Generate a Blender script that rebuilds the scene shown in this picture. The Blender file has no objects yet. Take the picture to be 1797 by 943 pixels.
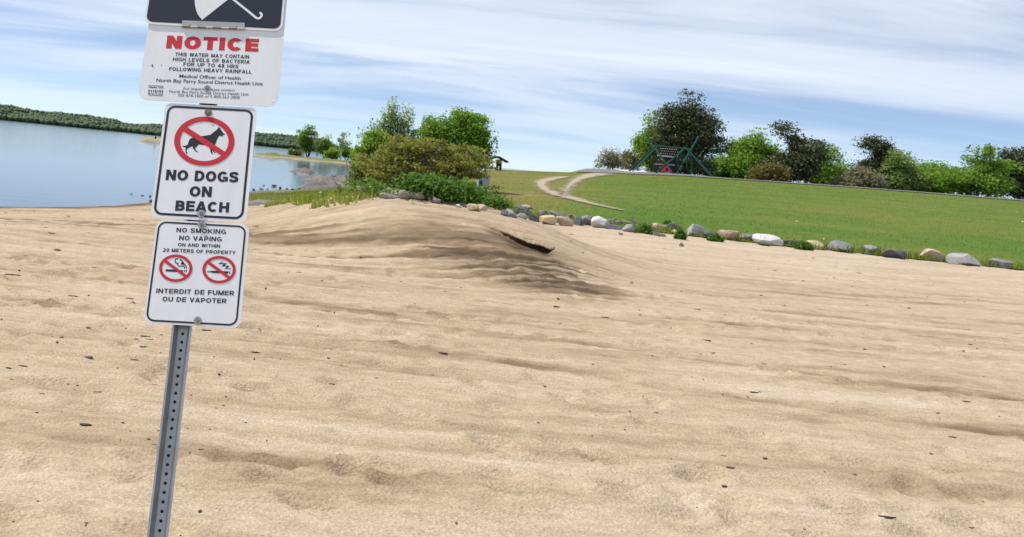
import bpy, bmesh, math, random
import numpy as np
from mathutils import Vector, Matrix

S = bpy.context.scene
COL = S.collection
random.seed(7)
rng = np.random.default_rng(11)

# ------------------------------------------------------------------ camera
# The photograph's own picture area is 1200 x 526 pixels; its optical centre is (600, 263.5).
FPX, CX, CY, EYE = 1600.0, 600.0, 263.5, 2.55
FW, FH = 1797.0, 943.0
pitch = math.atan(2.5 / FPX); roll = math.atan(0.1)
fwd = Vector((0, math.cos(pitch), math.sin(pitch)))
_r0 = Vector((1, 0, 0)); _u0 = _r0.cross(fwd)
right = _r0 * math.cos(roll) + _u0 * math.sin(roll)
up = -_r0 * math.sin(roll) + _u0 * math.cos(roll)
EYEP = Vector((0, 0, EYE))
cam = bpy.data.cameras.new('camera'); camo = bpy.data.objects.new('camera', cam); COL.objects.link(camo)
M3 = Matrix((right, up, -fwd)).transposed()
camo.matrix_world = Matrix.Translation(EYEP) @ M3.to_4x4()
cam.sensor_width = 36; cam.sensor_fit = 'HORIZONTAL'; cam.lens = FPX / FW * 36
cam.shift_x = (FW / 2 - CX) / FW; cam.shift_y = -(FH / 2 - CY) / FW
cam.clip_start = 0.05; cam.clip_end = 20000
cam.dof.use_dof = True; cam.dof.focus_distance = 3.0; cam.dof.aperture_fstop = 11
S.camera = camo

# ------------------------------------------------------------------ sky, sun, exposure
SUN_EL = math.radians(61); SUN_AZ = math.radians(-70)      # azimuth from +Y towards +X
w = bpy.data.worlds.new('World'); S.world = w; w.use_nodes = True
nt = w.node_tree; N = nt.nodes; L = nt.links
N.clear()
out = N.new('ShaderNodeOutputWorld'); bg = N.new('ShaderNodeBackground'); bg.inputs[1].default_value = 0.095
sky = N.new('ShaderNodeTexSky'); sky.sky_type = 'NISHITA'; sky.sun_disc = False
sky.sun_elevation = SUN_EL; sky.sun_rotation = SUN_AZ; sky.altitude = 1500; sky.air_density = 0.6; sky.dust_density = 0.0; sky.ozone_density = 3.0
tc = N.new('ShaderNodeTexCoord'); sep = N.new('ShaderNodeSeparateXYZ'); L.new(tc.outputs['Generated'], sep.inputs[0])
def wmath(op, a, b=None):
    n = N.new('ShaderNodeMath'); n.operation = op
    for i, v in enumerate((a, b)):
        if v is None: continue
        if isinstance(v, (int, float)): n.inputs[i].default_value = v
        else: L.new(v, n.inputs[i])
    return n.outputs[0]
zc = wmath('MAXIMUM', sep.outputs[2], 0.0); zz = wmath('ADD', zc, 0.09)
cxn = wmath('DIVIDE', sep.outputs[0], zz); cyn = wmath('DIVIDE', sep.outputs[1], zz)
comb = N.new('ShaderNodeCombineXYZ'); L.new(cxn, comb.inputs[0]); L.new(cyn, comb.inputs[1])
def cloud(scale, sx, sy, rot, lo, hi, det=6, dist=0.6):
    mp = N.new('ShaderNodeMapping'); mp.inputs['Scale'].default_value = (sx, sy, 1); mp.inputs['Rotation'].default_value = (0, 0, rot)
    mp.inputs['Location'].default_value = (1.7, 0.4, 0)
    L.new(comb.outputs[0], mp.inputs[0])
    n = N.new('ShaderNodeTexNoise'); n.inputs['Scale'].default_value = scale; n.inputs['Detail'].default_value = det
    n.inputs['Roughness'].default_value = 0.55; n.inputs['Distortion'].default_value = dist
    L.new(mp.outputs[0], n.inputs['Vector'])
    r = N.new('ShaderNodeMapRange'); r.inputs[1].default_value = lo; r.inputs[2].default_value = hi; r.interpolation_type = 'SMOOTHSTEP'
    L.new(n.outputs[0], r.inputs[0]); return r.outputs[0]
c1 = cloud(0.55, 0.5, 1.25, -0.10, 0.34, 0.62); c2 = cloud(1.5, 0.35, 1.6, -0.05, 0.42, 0.75, 8, 0.9)
cf = wmath('ADD', wmath('ADD', wmath('MULTIPLY', c1, 0.58), wmath('MULTIPLY', c2, 0.14)), 0.17)
hf = N.new('ShaderNodeMapRange'); hf.inputs[1].default_value = 0.0; hf.inputs[2].default_value = 0.12; hf.inputs[3].default_value = 0.5; L.new(zc, hf.inputs[0]); cf = wmath('MULTIPLY', cf, hf.outputs[0])
mixc = N.new('ShaderNodeMix'); mixc.data_type = 'RGBA'; L.new(cf, mixc.inputs[0]); L.new(sky.outputs[0], mixc.inputs[6])
mixc.inputs[7].default_value = (7.4, 8.0, 8.8, 1)
L.new(mixc.outputs[2], bg.inputs[0]); L.new(bg.outputs[0], out.inputs[0])
sl = bpy.data.lights.new('sun', 'SUN'); sl.energy = 3.8; sl.angle = math.radians(0.55); sl.color = (1, 0.955, 0.89)
so = bpy.data.objects.new('sun', sl); COL.objects.link(so)
TOSUN = Vector((math.sin(SUN_AZ) * math.cos(SUN_EL), math.cos(SUN_AZ) * math.cos(SUN_EL), math.sin(SUN_EL)))
so.rotation_euler = TOSUN.to_track_quat('Z', 'Y').to_euler(); so.location = (-20, 5, 40)
vs = S.view_settings; vs.view_transform = 'Standard'; vs.look = 'None'; vs.gamma = 1; vs.use_curve_mapping = False; vs.exposure = 0.4
S.render.resolution_x = 1024; S.render.resolution_y = 537; S.render.engine = 'CYCLES'

# ------------------------------------------------------------------ helpers
def ray(px, py): return fwd + right * ((px - CX) / FPX) + up * ((CY - py) / FPX)
def at_y(px, py, Y):
    d = ray(px, py); return EYEP + d * (Y / d.y)
def at_z(px, py, z):
    d = ray(px, py); return EYEP + d * ((z - EYE) / d.z)
def hz(px): return 206 + 0.1 * px                     # row of the level horizon

def tag(o, label, cat, group=None):
    o['label'] = label; o['category'] = cat
    if group: o['group'] = group
    return o
def link(name, me, mat=None, parent=None, kind=None):
    o = bpy.data.objects.new(name, me); COL.objects.link(o)
    if mat is not None and me is not None and not me.materials: me.materials.append(mat)
    if parent is not None: o.parent = parent
    if kind: o['kind'] = kind
    return o
def empty(name, loc=(0, 0, 0), rot=None):
    o = bpy.data.objects.new(name, None); COL.objects.link(o); o.location = loc; o.empty_display_size = 0.2
    if rot is not None: o.rotation_euler = rot
    return o
def np_mesh(name, V, F, tone=None, smooth=False, uv=None):
    """V (n,3), F (m,k) all faces with k corners; tone (n,) float per vertex"""
    me = bpy.data.meshes.new(name); V = np.asarray(V, np.float32); F = np.asarray(F, np.int32)
    me.vertices.add(len(V)); me.vertices.foreach_set('co', V.ravel())
    k = F.shape[1]; me.loops.add(F.size); me.loops.foreach_set('vertex_index', F.ravel())
    me.polygons.add(len(F)); me.polygons.foreach_set('loop_start', np.arange(0, F.size, k, dtype=np.int32))
    if smooth: me.polygons.foreach_set('use_smooth', np.ones(len(F), bool))
    if tone is not None:
        a = me.attributes.new('tone', 'FLOAT', 'POINT'); a.data.foreach_set('value', np.asarray(tone, np.float32))
    me.update(calc_edges=True); me.validate(); return me
def bm_mesh(name, bm, smooth=False):
    me = bpy.data.meshes.new(name); bm.normal_update(); bm.to_mesh(me); bm.free()
    if smooth:
        for p in me.polygons: p.use_smooth = True
    return me
def _h(ix, iy, s):
    n = (ix.astype(np.int64) * 374761393 + iy.astype(np.int64) * 668265263 + s * 1442695041) & 0xffffffff
    n = ((n ^ (n >> 13)) * 1274126177) & 0xffffffff
    return ((n ^ (n >> 16)) & 0xffff) / 65535.0
def vnoise(x, y, s=0):
    x = np.asarray(x, float); y = np.asarray(y, float)
    ix = np.floor(x); iy = np.floor(y); fx = x - ix; fy = y - iy
    fx = fx * fx * (3 - 2 * fx); fy = fy * fy * (3 - 2 * fy)
    a = _h(ix, iy, s); b = _h(ix + 1, iy, s); c = _h(ix, iy + 1, s); d = _h(ix + 1, iy + 1, s)
    return (a * (1 - fx) + b * fx) * (1 - fy) + (c * (1 - fx) + d * fx) * fy
def fbm(x, y, s=0, o=4):
    t = 0; a = 0.5
    for i in range(o):
        t = t + a * (vnoise(x * 2 ** i, y * 2 ** i, s + i * 17) - 0.5); a *= 0.5
    return t * 2
def sstep(a, b, x):
    t = np.clip((np.asarray(x, float) - a) / (b - a), 0, 1); return t * t * (3 - 2 * t)

# materials
def mat(name, base, rough=0.8, tone=None, noise=None, bump=None, metallic=0.0, spec=0.3, transl=0.0, coord='Object', mul=False):
    """tone: list of (pos, rgb) read from the 'tone' attribute; noise: (scale, rgb2, amount[, stretch]); bump: (scale, strength, distance)"""
    m = bpy.data.materials.new(name); m.use_nodes = True; t = m.node_tree; n = t.nodes; b = n['Principled BSDF']
    b.inputs['Roughness'].default_value = rough; b.inputs['Metallic'].default_value = metallic
    b.inputs['Specular IOR Level'].default_value = spec
    b.inputs['Base Color'].default_value = (*base, 1); colour = None
    if tone:
        at = n.new('ShaderNodeAttribute'); at.attribute_name = 'tone'
        cr = n.new('ShaderNodeValToRGB'); el = cr.color_ramp.elements
        while len(el) < len(tone): el.new(0.5)
        for e, (p, c) in zip(el, tone): e.position = p; e.color = (*c, 1)
        t.links.new(at.outputs['Fac'], cr.inputs[0]); colour = cr.outputs[0]
    co = n.new('ShaderNodeTexCoord')
    if noise:
        sets = noise if isinstance(noise, list) else [noise]
        for ns in sets:
            vec = co.outputs[coord]
            if len(ns) > 3:
                mp = n.new('ShaderNodeMapping'); mp.inputs['Scale'].default_value = ns[3]; t.links.new(vec, mp.inputs[0]); vec = mp.outputs[0]
            nz = n.new('ShaderNodeTexNoise'); nz.inputs['Scale'].default_value = ns[0]; nz.inputs['Detail'].default_value = 6; nz.inputs['Roughness'].default_value = 0.6
            t.links.new(vec, nz.inputs['Vector'])
            mr = n.new('ShaderNodeMapRange'); mr.inputs[1].default_value = 0.38; mr.inputs[2].default_value = 0.66; mr.inputs[4].default_value = ns[2]
            t.links.new(nz.outputs[0], mr.inputs[0])
            mx = n.new('ShaderNodeMix'); mx.data_type = 'RGBA'; mx.blend_type = 'MULTIPLY' if mul else 'MIX'; t.links.new(mr.outputs[0], mx.inputs[0])
            if colour is None: mx.inputs[6].default_value = (*base, 1)
            else: t.links.new(colour, mx.inputs[6])
            mx.inputs[7].default_value = (*ns[1], 1); colour = mx.outputs[2]
    if colour is not None: t.links.new(colour, b.inputs['Base Color'])
    if bump:
        nz = n.new('ShaderNodeTexNoise'); nz.inputs['Scale'].default_value = bump[0]; nz.inputs['Detail'].default_value = 8
        t.links.new(co.outputs[coord], nz.inputs['Vector'])
        bp = n.new('ShaderNodeBump'); bp.inputs['Strength'].default_value = bump[1]; bp.inputs['Distance'].default_value = bump[2]
        t.links.new(nz.outputs[0], bp.inputs['Height']); t.links.new(bp.outputs[0], b.inputs['Normal'])
    if transl > 0:
        o = n['Material Output']; tr = n.new('ShaderNodeBsdfTranslucent'); ms = n.new('ShaderNodeMixShader'); ms.inputs[0].default_value = transl
        if colour is not None: t.links.new(colour, tr.inputs[0])
        else: tr.inputs[0].default_value = (*base, 1)
        t.links.new(b.outputs[0], ms.inputs[1]); t.links.new(tr.outputs[0], ms.inputs[2]); t.links.new(ms.outputs[0], o.inputs[0])
    return m

M_SAND = mat('sand', (0.42, 0.31, 0.21), 0.95, tone=[(0, (0.12, 0.087, 0.055)), (0.35, (0.32, 0.235, 0.152)), (0.62, (0.565, 0.445, 0.315)), (1, (0.69, 0.575, 0.45))], mul=True,
             noise=[(2.2, (0.82, 0.80, 0.77), 0.45, (0.3, 2.0, 1)), (11, (0.66, 0.63, 0.60), 0.55, (0.6, 1.5, 1)), (60, (0.55, 0.52, 0.48), 0.6), (160, (0.62, 0.60, 0.57), 0.6)], bump=(55, 0.8, 0.018), spec=0.1)
M_LAWN = mat('lawn', (0.1, 0.13, 0.03), 0.9, tone=[(0, (0.075, 0.16, 0.02)), (0.45, (0.125, 0.17, 0.028)), (0.75, (0.195, 0.165, 0.052)), (1, (0.27, 0.215, 0.10))],
             noise=[(0.35, (0.20, 0.175, 0.052), 0.55, (0.4, 1.3, 1)), (2.0, (0.07, 0.11, 0.018), 0.5, (0.6, 1.4, 1))], bump=(14, 0.8, 0.06), spec=0.1)
M_PATH = mat('path', (0.37, 0.31, 0.235), 0.95, noise=[(1.2, (0.26, 0.215, 0.13), 0.75), (14, (0.45, 0.39, 0.32), 0.5)], bump=(20, 0.6, 0.03), spec=0.1)
M_GRAVEL = mat('gravel', (0.18, 0.175, 0.17), 0.95, noise=[(2, (0.13, 0.126, 0.12), 0.6), (25, (0.25, 0.24, 0.23), 0.5)], bump=(30, 0.6, 0.03), spec=0.1)
M_CONC = mat('concrete', (0.62, 0.60, 0.56), 0.9, noise=(3, (0.5, 0.48, 0.45), 0.5))
M_ROCKBED = mat('bedrock', (0.17, 0.158, 0.152), 0.85, noise=[(0.35, (0.05, 0.05, 0.052), 0.9, (0.6, 2, 1)), (0.6, (0.30, 0.23, 0.18), 0.7, (0.5, 2, 1)), (3, (0.1, 0.095, 0.09), 0.6)], bump=(5, 0.8, 0.06))
M_SHORE = mat('shore_rock', (0.15, 0.14, 0.135), 0.9, noise=[(0.5, (0.07, 0.068, 0.07), 0.8, (0.7, 1.6, 1)), (0.8, (0.26, 0.21, 0.17), 0.6), (0.3, (0.10, 0.13, 0.03), 0.85)], bump=(4, 0.8, 0.08))
M_BARK = mat('bark', (0.12, 0.095, 0.075), 0.9, noise=(9, (0.06, 0.048, 0.04), 0.7), bump=(25, 0.6, 0.02))
M_PALEBARK = mat('pale_bark', (0.42, 0.38, 0.33), 0.9, noise=(8, (0.2, 0.17, 0.14), 0.6))
M_TWIG = mat('grey_twig', (0.36, 0.32, 0.27), 0.9, noise=(8, (0.13, 0.11, 0.09), 0.6))
def leafmat(name, dark, mid, lite, tr=0.5): return mat(name, mid, 0.6, tone=[(0, dark), (0.5, mid), (1, lite)], spec=0.25, transl=tr)
M_MAPLE = leafmat('maple_leaf', (0.09, 0.18, 0.02), (0.21, 0.36, 0.04), (0.32, 0.48, 0.075))
M_POPLAR = leafmat('poplar_leaf', (0.13, 0.2, 0.05), (0.25, 0.35, 0.09), (0.36, 0.46, 0.15))
M_SUMAC = leafmat('sumac_leaf', (0.15, 0.14, 0.03), (0.26, 0.275, 0.055), (0.35, 0.41, 0.08))
M_BRIGHT = leafmat('bright_leaf', (0.14, 0.23, 0.02), (0.27, 0.41, 0.04), (0.37, 0.5, 0.07))
M_UNDER = leafmat('undergrowth_leaf', (0.05, 0.11, 0.018), (0.11, 0.22, 0.03), (0.18, 0.31, 0.055))
M_PINE = leafmat('pine_needle', (0.035, 0.05, 0.02), (0.08, 0.1, 0.042), (0.14, 0.145, 0.065), 0.15)
M_GREYLEAF = leafmat('greyish_leaf', (0.15, 0.14, 0.08), (0.26, 0.25, 0.14), (0.36, 0.34, 0.2))
M_OLIVE = leafmat('olive_leaf', (0.09, 0.085, 0.02), (0.17, 0.165, 0.04), (0.25, 0.23, 0.07))
M_GRASS = leafmat('grass_blade', (0.09, 0.15, 0.015), (0.19, 0.25, 0.03), (0.36, 0.31, 0.11), 0.3)
M_SHOREGRASS = leafmat('shore_grass_blade', (0.13, 0.20, 0.02), (0.27, 0.34, 0.04), (0.42, 0.38, 0.13))
M_FARLEAF = leafmat('far_forest_leaf', (0.03, 0.055, 0.022), (0.045, 0.078, 0.029), (0.07, 0.105, 0.035), 0.0)

# ------------------------------------------------------------------ terrain
SHORE = [at_z(px, py, 0.0) for px, py in ((-700, 372), (-250, 366), (0, 362), (110, 363), (200, 361), (262, 355), (330, 346), (400, 339), (450, 334.5), (520, 332), (575, 326), (640, 317))]
SX = np.array([p.x for p in SHORE]); SY = np.array([p.y for p in SHORE])
SX = np.r_[-300, SX, SX[-1] + 4, SX[-1] + 30, 60]; SY = np.r_[SY[0] - 5, SY, SY[-1] + 10, SY[-1] + 40, 190]
def ppx(x, y): return 600 + 1600 * np.asarray(x, float) / np.maximum(y, 0.5) # bearing, as a column number at the level of the eye
RP = np.array([300, 380, 440, 520, 600, 690, 780, 870, 940, 990, 1030, 1110, 1200])
RY = np.array([20.4, 20, 19.6, 19.2, 18.8, 18.4, 18.0, 17.6, 17.3, 17.1, 17.0, 16.9, 16.8])
RZ = np.array([0, 0.02, 0.12, 0.42, 0.68, 0.88, 0.84, 0.75, 0.62, 0.48, 0.33, 0.13, 0.02])
def _sm(v):
    q = np.interp(np.arange(280, 1221, 10.0), RP, v); k = np.hanning(15)[1:-1]; k /= k.sum(); return np.convolve(np.pad(q, 6, mode='edge'), k, 'valid')
RYs, RZs = _sm(RY), _sm(RZ) * 1.10; RP = np.arange(280, 1221, 10.0); RY, RZ = RYs, RZs
def ledge_y(p): return np.interp(p, [840, 880, 930, 985, 1000], [15.9, 15.5, 15.15, 15.1, 15.3])
def inland(x, y):
    best = np.full(np.shape(x), 1e9)
    for i in range(len(SX) - 1):
        ax, ay, bx, by = SX[i], SY[i], SX[i + 1], SY[i + 1]; dx, dy = bx - ax, by - ay
        t = np.clip(((x - ax) * dx + (y - ay) * dy) / (dx * dx + dy * dy), 0, 1)
        best = np.minimum(best, np.hypot(x - ax - t * dx, y - ay - t * dy))
    return np.where(np.interp(x, SX, SY) > y, best, -best)
def height(x, y, detail=False):
    x = np.asarray(x, float); y = np.asarray(y, float)
    d = inland(x, y) + 0.35 * fbm(x * 0.25, y * 0.25, 5)       # metres inland of the waterline
    base = np.where(d > 0, 0.93 * sstep(-1, 11.5, d) - 0.019, 0.06 * d)
    base = np.maximum(base, -1.5)
    p = ppx(x, y)
    hw = sstep(690, 890, p)
    base = np.where(y > 26, base + (0.95 - base) * sstep(600, 800, p) * sstep(26, 32, y) * (1 - sstep(60, 95, y) * (1 - hw)), base)
    zc_ = np.interp(p, [600, 870, 1000, 1050, 1200, 1500, 1900], [1.4, 2.22, 2.70, 2.95, 3.48, 4.0, 4.5])
    t = np.clip((y - 31.5) / 57.0, 0, 1); prof = np.where(t < 0.12, t * 0.9, 0.108 + (t - 0.12) * 1.0136)
    prof = prof * (1.12 - 0.12 * prof); fall = sstep(112, 200, y)
    hill = base + (zc_ - 0.95) * prof * hw + sstep(85, 103, y) * np.interp(p, [1000, 1030, 1090, 1200, 1300], [0, 0.42, 0.42, 0.25, 0.1])
    z = hill * (1 - fall * 0.9) - fall * 0.9 * 0.5
    z = np.where(y > 26, z, base)
    dy = y - np.interp(p, RP, RY); rz = np.interp(p, RP, RZ)
    tt = np.where(dy < 0, -dy / 6.2, dy / 4.6)
    z = z + rz * np.where(tt < 1, 0.5 + 0.5 * np.cos(np.pi * np.clip(tt, 0, 1)), 0) ** 0.9
    ly = ledge_y(p); win = sstep(845, 905, p) * (1 - sstep(975, 992, p)); dl = ly - y
    z = z - win * np.interp(p, [850, 900, 945, 980], [0.03, 0.09, 0.17, 0.17]) * np.where(dl > 0, np.exp(-np.clip(dl, 0, 9) / 0.6), 0)
    if detail:
        wet = sstep(0.3, 2.5, d)
        q = y + 1.2 * fbm(x * 0.16, y * 0.16, 31, 3) - 0.012 * (x - 1.0) ** 2
        row = np.sin(q * 2 * np.pi / 0.55 + 2 * fbm(x * .5, y * .5, 3)) * 0.016 * np.clip(vnoise(x * .3, q * .8, 9) * 1.8 - .5, 0, 1)
        dist = band(x, y)
        z = z + wet * (row + fbm(x * 0.9, q * 4.0, 41, 4) * 0.016 + fbm(x * 5.5, y * 6.5, 51, 3) * (0.020 + 0.05 * dist))
        for (yy, cc, aa, wd) in TRACK:
            c = y - (yy + cc * (x - 2) + aa * (x - 2) ** 2 + 0.12 * np.sin(x * .6 + yy))
            for sgn in (-0.75, 0.75):
                e = (c - sgn) / wd; z = z + np.exp(-e ** 4) * (-0.034 + 0.014 * np.sin(x * 44 + c * 18)) * 0.6 * (0.2 + vnoise(x * .4, y * .4, 21)) + 0.007 * np.exp(-(np.abs(e) - 1.35) ** 2 * 9)
        for (fx, fy, fa, fd) in FOOT:
            k = (np.abs(x - fx) < 0.5) & (np.abs(y - fy) < 0.5)
            if k.any():
                u = (x[k] - fx) * math.cos(fa) + (y[k] - fy) * math.sin(fa); v = -(x[k] - fx) * math.sin(fa) + (y[k] - fy) * math.cos(fa)
                r2 = (u / 0.16) ** 2 + (v / 0.085) ** 2; z[k] += 1.9 * fd * (-np.exp(-r2 ** 3) + 0.5 * np.exp(-(r2 - 1.7) ** 2 * 2.0))
    return z
FOOT = []; TRACK = [(11.8, 0.02, 0.008, 0.11), (8.4, -0.16, -0.006, 0.11)]
for _w in range(22):
    fx, fy, fa = random.uniform(-5, 8), random.uniform(3, 13), random.uniform(-0.5, 0.5) + random.choice((0, 3.14))
    for _s in range(9):
        FOOT.append((fx + 0.10 * (-1) ** _s * -math.sin(fa), fy + 0.10 * (-1) ** _s * math.cos(fa), fa + random.uniform(-.2, .2), random.uniform(0.012, 0.028))); fx += 0.62 * math.cos(fa); fy += 0.62 * math.sin(fa); fa += random.uniform(-.15, .15)
for _s in range(160): FOOT.append((random.uniform(-5, 9), random.uniform(2.5, 14), random.uniform(0, 3.1), random.uniform(0.008, 0.024)))
def band(x, y):
    """how churned the sand is: the foot of the mound, mostly on its right"""
    p = ppx(x, y); dy = y - np.interp(p, RP, RY)
    b = np.exp(-((dy + 3.9 + 0.7 * fbm(x * .6, y * .6, 61)) / 1.2) ** 2)
    return b * np.interp(p, [380, 450, 600, 720, 820, 1000, 1090, 1150], [0.5, 0.7, 0.5, 0.45, 0.8, 0.9, 0.6, 0])
def hh(x, y): return float(height(np.array([x]), np.array([y]))[0])
def hd(x, y): return float(height(np.array([x]), np.array([y]), True)[0])
def hit(px, py, y0=4.0, y1=170.0):
    """where the line of sight through a photo pixel meets the land"""
    d = ray(px, py); ys = np.arange(y0, y1, 0.1); t = ys / d.y
    zs = EYE + d.z * t; g = height(d.x * t, ys); k = np.nonzero(zs < g)[0]
    i = k[0] if len(k) else len(ys) - 1
    return Vector((d.x * t[i], ys[i], g[i]))

def grid(x0, x1, y0, y1, step):
    xs = np.arange(x0, x1 + 1e-6, step); ys = np.arange(y0, y1 + 1e-6, step)
    X, Y = np.meshgrid(xs, ys); n = len(xs)
    i = (np.arange(len(ys) - 1)[:, None] * n + np.arange(n - 1)[None, :]).ravel()
    return X.ravel(), Y.ravel(), np.stack([i, i + 1, i + n + 1, i + n], 1)
def sand_tone(x, y):
    p = ppx(x, y); d = inland(x, y)
    q = y + 1.2 * fbm(x * 0.16, y * 0.16, 31, 3) - 0.012 * (x - 1.0) ** 2
    t = 0.66 + 0.22 * fbm(x * 0.5, y * 2.2, 71) + 0.16 * fbm(x * 3, y * 9, 73) + 0.22 * fbm(x * 0.22, q * 5.0, 75)
    dist = band(x, y)
    t -= dist * (0.10 + 0.62 * np.clip(0.5 + 2.4 * fbm(x * 0.5, q * 7.0, 77, 5), 0, 1))
    rake = np.clip(np.sin(q * 2 * np.pi / 0.36 + 3 * fbm(x * .4, y * .4, 85)) - 0.55, 0, 1) * np.clip(vnoise(x * .35, q * 1.3, 87) * 2.4 - .9, 0, 1)
    t -= 0.55 * rake * (0.45 + dist)
    for (yy, cc, aa, wd) in TRACK:
        c = y - (yy + cc * (x - 2) + aa * (x - 2) ** 2 + 0.12 * np.sin(x * .6 + yy))
        for sgn in (-0.75, 0.75): t -= 0.16 * np.exp(-((c - sgn) / wd) ** 4) * (0.5 + vnoise(x * 3, y * 3, 22))
    t -= 0.55 * np.exp(-((d - 0.2) / 0.5) ** 2) + 0.22 * np.exp(-((d - 2.6 + fbm(x * .4, y, 79)) / 1.3) ** 2) * np.clip(0.5 + 1.5 * fbm(x * .5, y * 2, 81), 0, 1)
    t += 0.16 * sstep(960, 1050, p) * sstep(17.5, 20, y)
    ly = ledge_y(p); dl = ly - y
    t -= 0.4 * sstep(845, 905, p) * (1 - sstep(975, 992, p)) * ((dl > -0.05) & (dl < 0.55))  # hollow under the ledge: its shade is painted into the sand tone
    return np.clip(t, 0, 1)
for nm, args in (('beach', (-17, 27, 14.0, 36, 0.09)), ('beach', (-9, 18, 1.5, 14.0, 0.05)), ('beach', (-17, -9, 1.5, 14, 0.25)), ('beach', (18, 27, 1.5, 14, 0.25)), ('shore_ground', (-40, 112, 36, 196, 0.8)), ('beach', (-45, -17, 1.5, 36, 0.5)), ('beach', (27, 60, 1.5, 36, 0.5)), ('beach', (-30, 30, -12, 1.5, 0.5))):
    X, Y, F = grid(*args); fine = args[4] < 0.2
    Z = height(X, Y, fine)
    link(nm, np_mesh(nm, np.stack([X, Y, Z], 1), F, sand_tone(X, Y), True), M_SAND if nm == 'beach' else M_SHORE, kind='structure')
# overhanging crust above the hollow in the mound
ps = np.linspace(884, 988, 90); bm = bmesh.new(); rows = []
for i, p in enumerate(ps):
    ly = float(ledge_y(p)); e = 0.9 * min(1, (i / 40.0), ((len(ps) - 1 - i) / 6.0)) ; jag = 0.06 * float(fbm(np.array([i * 0.13]), np.array([3.3]), 5, 3)[0]) + 0.012 * (random.random() - .5)
    r = []
    for k, (dy, th) in enumerate(((0.45, -0.012), (0.2, 0.0), (0.0, 0.004), (-(0.16 + jag) * e, 0.0), (-(0.18 + jag) * e, -0.012), (-(0.13 + jag) * e, -0.035), (0.12, -0.10))):
        y = ly + dy; x = (p - 600) / 1600 * y; xt = (p - 600) / 1600 * (ly + 0.12)
        zt = hd(xt, ly + 0.12) + (dy - 0.12) * 0.16 if k > 1 else hd(x, y)
        r.append(bm.verts.new((x, y, zt + th + 0.01 * (random.random() - .5) * (k > 1))))
    rows.append(r)
for a, b in zip(rows, rows[1:]):
    for k in range(6): bm.faces.new((a[k], b[k], b[k + 1], a[k + 1]))
me = bm_mesh('crust', bm, True); a = me.attributes.new('tone', 'FLOAT', 'POINT'); a.data.foreach_set('value', np.full(len(me.vertices), 0.55, np.float32))
crust = link('sand_crust', me, M_SAND, kind='structure')

# lake
m = bpy.data.materials.new('water'); m.use_nodes = True; t = m.node_tree; b = t.nodes['Principled BSDF']
b.inputs['Base Color'].default_value = (0.03, 0.065, 0.10, 1); b.inputs['Roughness'].default_value = 0.1; b.inputs['IOR'].default_value = 1.33
co = t.nodes.new('ShaderNodeTexCoord'); mp = t.nodes.new('ShaderNodeMapping'); mp.inputs['Scale'].default_value = (0.35, 1.0, 1); t.links.new(co.outputs['Object'], mp.inputs[0])
n1 = t.nodes.new('ShaderNodeTexNoise'); n1.inputs['Scale'].default_value = 1.6; n1.inputs['Detail'].default_value = 5; t.links.new(mp.outputs[0], n1.inputs['Vector'])
n2 = t.nodes.new('ShaderNodeTexNoise'); n2.inputs['Scale'].default_value = 0.02; n2.inputs['Detail'].default_value = 3; t.links.new(mp.outputs[0], n2.inputs['Vector'])
mr = t.nodes.new('ShaderNodeMapRange'); mr.inputs[1].default_value = 0.35; mr.inputs[2].default_value = 0.7; mr.inputs[3].default_value = 0.06; mr.inputs[4].default_value = 0.30; t.links.new(n2.outputs[0], mr.inputs[0])
bp = t.nodes.new('ShaderNodeBump'); bp.inputs['Distance'].default_value = 0.05; t.links.new(mr.outputs[0], bp.inputs['Strength'])
t.links.new(n1.outputs[0], bp.inputs['Height']); t.links.new(bp.outputs[0], b.inputs['Normal'])
me = np_mesh('lake', [(-7000, 12, 0), (7000, 12, 0), (7000, 12000, 0), (-7000, 12000, 0)], [(0, 1, 2, 3)])
link('lake', me, m, kind='structure')

# lawn on the slope
X, Y, F = grid(4, 112, 27, 130, 0.35); Z = height(X, Y) + 0.035
Pp = ppx(X, Y); edge = np.interp(Pp, [780, 880, 960, 1060, 1200, 1500, 1900], [33, 31.5, 30.2, 29.8, 29.4, 28.8, 28.4]) + 0.9 * fbm(X * .6, Y * .6, 91)
ok = (Y > edge) & (Pp > 700 + 25 * fbm(X * .5, Y * .5, 92))
F = F[ok[F].all(1)]; use = np.unique(F); mp_ = np.full(len(X), -1); mp_[use] = np.arange(len(use))
dry = np.interp(Pp, [800, 980, 1060, 1150, 1400], [0.66, 0.62, 0.30, 0.16, 0.2]) + 0.55 * fbm(X * .14, Y * .3, 93) + 0.25 * fbm(X * .7, Y * 1.2, 97) + 0.15 * sstep(60, 88, Y) + 0.35 * np.exp(-((Y - edge - 1.5) / 1.6) ** 2) * fbm(X * .4, Y * .6, 95)
link('lawn', np_mesh('lawn', np.stack([X, Y, Z], 1)[use], mp_[F], np.clip(dry, 0, 1)[use], True), M_LAWN, kind='structure')

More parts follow.
